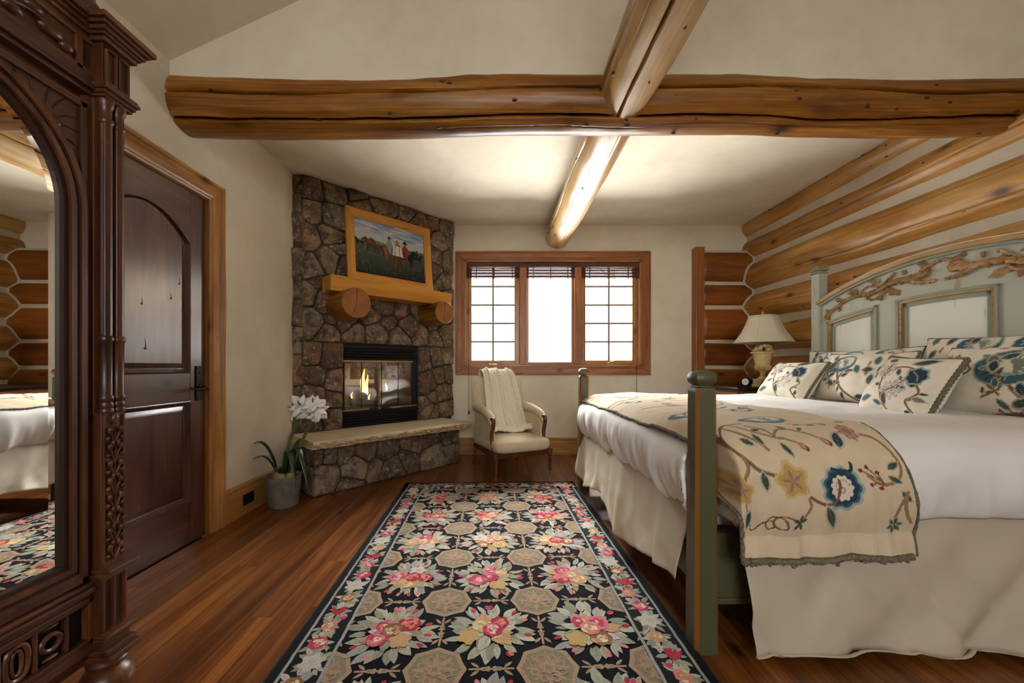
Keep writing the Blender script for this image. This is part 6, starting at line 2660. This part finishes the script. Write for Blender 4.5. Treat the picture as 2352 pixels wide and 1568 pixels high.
ROSES = [('pink', 'pink2', 'cream'), ('red', 'salmon', 'pink2'), ('brown', 'peach', 'cream'), ('salmon', 'cream', 'peach'), ('peach', 'yellow', 'cream'), ('pink2', 'pink', 'white'), ('yellow', 'cream', 'peach')]


class RugPattern(Pattern):
    def __init__(self):
        super().__init__()
        self.z = []
        self.lay = 0

    def poly(self, pts, col):
        super().poly(pts, col)
        self.z.append(self.lay)
        self.lay += 1

    def mesh(self, name, mat, parent, dz, z0):
        zs = self.z
        it = iter(zs)
        vs, fs, cols = [], [], []
        for (pts, col), l in zip(self.s, zs):
            o = len(vs)
            zz = z0 + dz * l
            vs += [(p[0], p[1], zz) for p in pts]
            fs.append(tuple(range(o, o + len(pts))))
            cols.append(col)
        me = bpy.data.meshes.new(name)
        me.from_pydata(vs, [], fs)
        at = me.color_attributes.new('Col', 'FLOAT_COLOR', 'CORNER')
        buf = np.ones((len(me.loops), 4), np.float32)
        k = 0
        for f, c in zip(fs, cols):
            buf[k:k + len(f), :3] = c
            k += len(f)
        at.data.foreach_set('color', buf.reshape(-1))
        bm = bmesh.new()
        bm.from_mesh(me)
        for f in bm.faces:
            if f.normal.z < 0:
                f.normal_flip()
        bm.to_mesh(me)
        bm.free()
        me.materials.append(mat)
        o = bpy.data.objects.new(name, me)
        COL.objects.link(o)
        o.parent = parent
        return o


P = RugPattern()


def jit(c, a=.1):
    q = R4.uniform(1 - a, 1 + a)
    return tuple(min(1, v * q) for v in c)


def rose(P, x, y, R, kind=None):
    a, b, c = kind or R4.choice(ROSES)
    t0 = R4.uniform(0, 6)
    P.flower(x, y, R, 7, jit(RC[a]), None, t0, .14)
    for rr_, n, ea, eb in ((.70, 7, .36, .22), (.46, 5, .32, .19), (.24, 4, .24, .14)):
        for k in range(n):
            t = t0 + k * 2 * pi / n + rr_ * 4
            col = jit(RC[R4.choice([a, b, b, c] if rr_ < .6 else [a, a, b, a])], .18)
            P.ell(x + R * rr_ * cos(t), y + R * rr_ * sin(t), R * ea, R * eb, col, t + 1.57 + R4.uniform(-.4, .4), 8)
    P.ell(x - .06 * R, y + .08 * R, R * .24, R * .17, jit(RC[c], .08), t0, 9)
    P.ell(x + .02 * R, y + .02 * R, R * .10, R * .07, jit(RC[a], .15), t0, 7)


def wreath(P, x, y, s=1.0):
    P.lay = 0
    n = 34
    for k in range(n):
        t = 2 * pi * k / n + R4.uniform(-.1, .1)
        r0 = R4.uniform(.07, .11) * s
        L = R4.uniform(.06, .095) * s
        c = jit(RC[R4.choice(['sage', 'sage2', 'sage2', 'pale', 'sage', 'pale', 'grey'])])
        P.leaf(x + r0 * cos(t), y + r0 * sin(t), L, L * R4.uniform(.3, .5), t + R4.uniform(-.5, .5), c, jit(RC['sage3'], .2))
    for k in range(9):
        t = R4.uniform(0, 6.28)
        P.ell(x + .145 * s * cos(t), y + .145 * s * sin(t), .016 * s, .009 * s, jit(RC[R4.choice(['pink', 'red', 'pink2', 'salmon'])]), t, 8)
    for k in range(20):
        t = 2 * pi * k / 20 + R4.uniform(-.2, .2)
        r0 = R4.uniform(.02, .05) * s
        L = R4.uniform(.06, .085) * s
        c = jit(RC[R4.choice(['sage', 'sage2', 'pale', 'yellow', 'peach', 'white', 'tan3'])])
        P.leaf(x + r0 * cos(t), y + r0 * sin(t), L, L * .5, t + R4.uniform(-.4, .4), c, jit(RC['sage3'], .2))
    t0 = R4.uniform(0, 6.28)
    for k in range(4):
        t = t0 + k * 1.57 + R4.uniform(-.3, .3)
        r0 = R4.uniform(.045, .075) * s
        if k < 3:
            rose(P, x + r0 * cos(t), y + r0 * sin(t), R4.uniform(.036, .050) * s, R4.choice(ROSES))
        else:
            P.flower(x + r0 * 1.3 * cos(t), y + r0 * 1.3 * sin(t), .045 * s, 5, jit(RC[R4.choice(['yellow', 'white', 'peach', 'grey'])]), RC['yellow'], t, .35)
    rose(P, x + R4.uniform(-.01, .01), y + R4.uniform(-.01, .01), .042 * s, R4.choice(ROSES[:4]))


def octagon(P, x, y, r):
    P.lay = 0

    def o8(q, c, off=pi / 8):
        pts = []
        for i in range(8):
            t = off + i * pi / 4
            pts.append((x + q * cos(t), y + q * sin(t)))
            tm = t + pi / 8
            pts.append((x + q * .90 * cos(tm), y + q * .90 * sin(tm)))
        P.poly(pts, c)
    o8(r, RC['tan'], 0)
    o8(r * .84, RC['tan2'], 0)
    for k in range(8):
        t = k * pi / 4
        P.leaf(x, y, r * .72, r * .2, t, jit(RC['tan3']))
    for k in range(8):
        t = k * pi / 4 + pi / 8
        P.stroke([(x + r * .3 * cos(t), y + r * .3 * sin(t)), (x + r * .5 * cos(t + .25), y + r * .5 * sin(t + .25)), (x + r * .6 * cos(t), y + r * .6 * sin(t)), (x + r * .5 * cos(t - .25), y + r * .5 * sin(t - .25))], r * .06, jit(RC['tan3']), 2)
    P.flower(x, y, r * .3, 8, RC['tan'], RC['tan2'], 0, .3)


def chain(P, x, y, L, ang):
    P.lay = 0
    ca, sa = cos(ang), sin(ang)

    def T(a, b):
        return (x + a * ca - b * sa, y + a * sa + b * ca)
    P.stroke([T(-L / 2, 0), T(0, 0), T(L / 2, 0)], .009, RC['tan'], 2)
    for e in (-1, 1):
        for q in (-1, 1):
            p = T(e * L * .28, q * .006)
            P.leaf(p[0], p[1], .042, .013, ang + (0 if e > 0 else pi) + e * q * .7, jit(RC['tan']))
            p = T(e * .012, q * .007)
            P.ell(p[0], p[1], .008, .006, jit(RC['tan3']), 0, 8)
        p = T(e * L * .16, 0)
        P.ell(p[0], p[1], .017, .010, RC['tan'], ang, 10)
        P.ell(p[0], p[1], .010, .005, RC['tan2'], ang, 8)


PITCHX, PITCHY, Y0 = .410, .418, -.425
FH = .598
rows = 6
for r_ in range(rows):
    y = Y0 - r_ * PITCHY
    for c_ in (-1, 0, 1):
        wreath(P, c_ * PITCHX, y, 1.06)
for r_ in range(-1, rows + 1):
    y = Y0 - (r_ + .5) * PITCHY + 0
    for c_ in (-1.5, -.5, .5, 1.5):
        octagon(P, c_ * PITCHX, y, .116)
    for c_ in (-1, 0, 1):
        chain(P, c_ * PITCHX, y, .16, 0)
for r_ in range(rows):
    y = Y0 - r_ * PITCHY
    for c_ in (-1.5, -.5, .5, 1.5):
        chain(P, c_ * PITCHX, y, .17, pi / 2)
# clip motifs to the field by the border ground laid above them
P.lay = 170
BO = .042


def rect(x0, y0, x1, y1, c):
    P.poly([(x0, y0), (x1, y0), (x1, y1), (x0, y1)], c)


navy = S(8, 10, 16)
for s_ in (-1, 1):
    P.lay = 170
    rect(s_ * FH, -RL + .005, s_ * (RW - .005), -.005, navy)
P.lay = 170
rect(-RW + .005, -.205, RW - .005, -.005, navy)


def wobble_line(x0, y0, x1, y1, w, c):
    n = int(max(abs(x1 - x0), abs(y1 - y0)) / .03)
    pts = []
    for i in range(n + 1):
        t = i / n
        pts.append((x0 + (x1 - x0) * t + R4.uniform(-.0015, .0015), y0 + (y1 - y0) * t + R4.uniform(-.0015, .0015)))
    P.lay = 173
    for i in range(n):
        P.lay = 173
        (a, b), (c1, d) = pts[i], pts[i + 1]
        if abs(x1 - x0) > abs(y1 - y0):
            P.poly([(a, b - w / 2), (c1, d - w / 2), (c1, d + w / 2), (a, b + w / 2)], jit(c, .08))
        else:
            P.poly([(a - w / 2, b), (c1 - w / 2, d), (c1 + w / 2, d), (a + w / 2, b)], jit(c, .08))


lc = RC['grey']
for s_ in (-1, 1):
    wobble_line(s_ * (RW - BO), -BO, s_ * (RW - BO), -RL, .012, lc)
    wobble_line(s_ * FH, -.205, s_ * FH, -RL, .013, lc)
wobble_line(-RW + BO, -BO, RW - BO, -BO, .012, lc)
wobble_line(-FH, -.205, FH, -.205, .013, lc)


def border_motif(x, y, k):
    P.lay = 174
    bw = .066
    for q in range(20):
        t = R4.uniform(0, 6.28)
        r0 = R4.uniform(.005, .035)
        L = R4.uniform(.035, .06)
        c = jit(RC[R4.choice(['sage', 'sage2', 'sage', 'pale', 'white', 'grey', 'sage2'])])
        xx, yy = x + r0 * cos(t), y + r0 * sin(t) * 1.3
        ex = xx + L * cos(t)
        if abs(ex - x) > bw:
            continue
        P.leaf(xx, yy, L, L * .42, t, c, jit(RC['sage3'], .2))
    m = k % 5
    if m == 0:
        rose(P, x, y, .038, ROSES[0])
    elif m == 1:
        P.flower(x, y, .05, 6, jit(RC['white']), RC['pale'], R4.random(), .4)
    elif m == 2:
        rose(P, x, y, .036, ROSES[R4.choice([2, 4, 6])])
    elif m == 3:
        for q in range(6):
            t = R4.uniform(.6, 2.5)
            P.leaf(x, y - .03, .07, .022, t, jit(RC[R4.choice(['red', 'pink', 'red'])]))
    else:
        rose(P, x, y, .034, ROSES[R4.choice([1, 3, 5])])
        P.ell(x + R4.uniform(-.05, .05), y + .05, .015, .011, RC['pink'])


for s_ in (-1, 1):
    xm = s_ * (RW - BO + FH) / 2
    for i in range(28):
        border_motif(xm + R4.uniform(-.012, .012), -.12 - i * .102, i + (2 if s_ > 0 else 0))
for i in range(1, 15):
    border_motif(-RW + .1 + i * .1, -.122 + R4.uniform(-.01, .01), i + 1)
M['wool'] = mat_attr('hooked_wool', .95, .8, 330, .22, 0.0, 200)
P.mesh('woven_pattern', M['wool'], rug, .000025, .0104)
# small fold of the rug backing at the far left corner
MB().add([(-RW - .012, -.004, .004), (-RW + .025, .006, .012), (-RW + .01, .022, .004), (-RW - .02, .014, .002)], [(0, 1, 2, 3)]).build('backing_tab', mat_plain('white_backing', S(210, 206, 196), .8), rug)
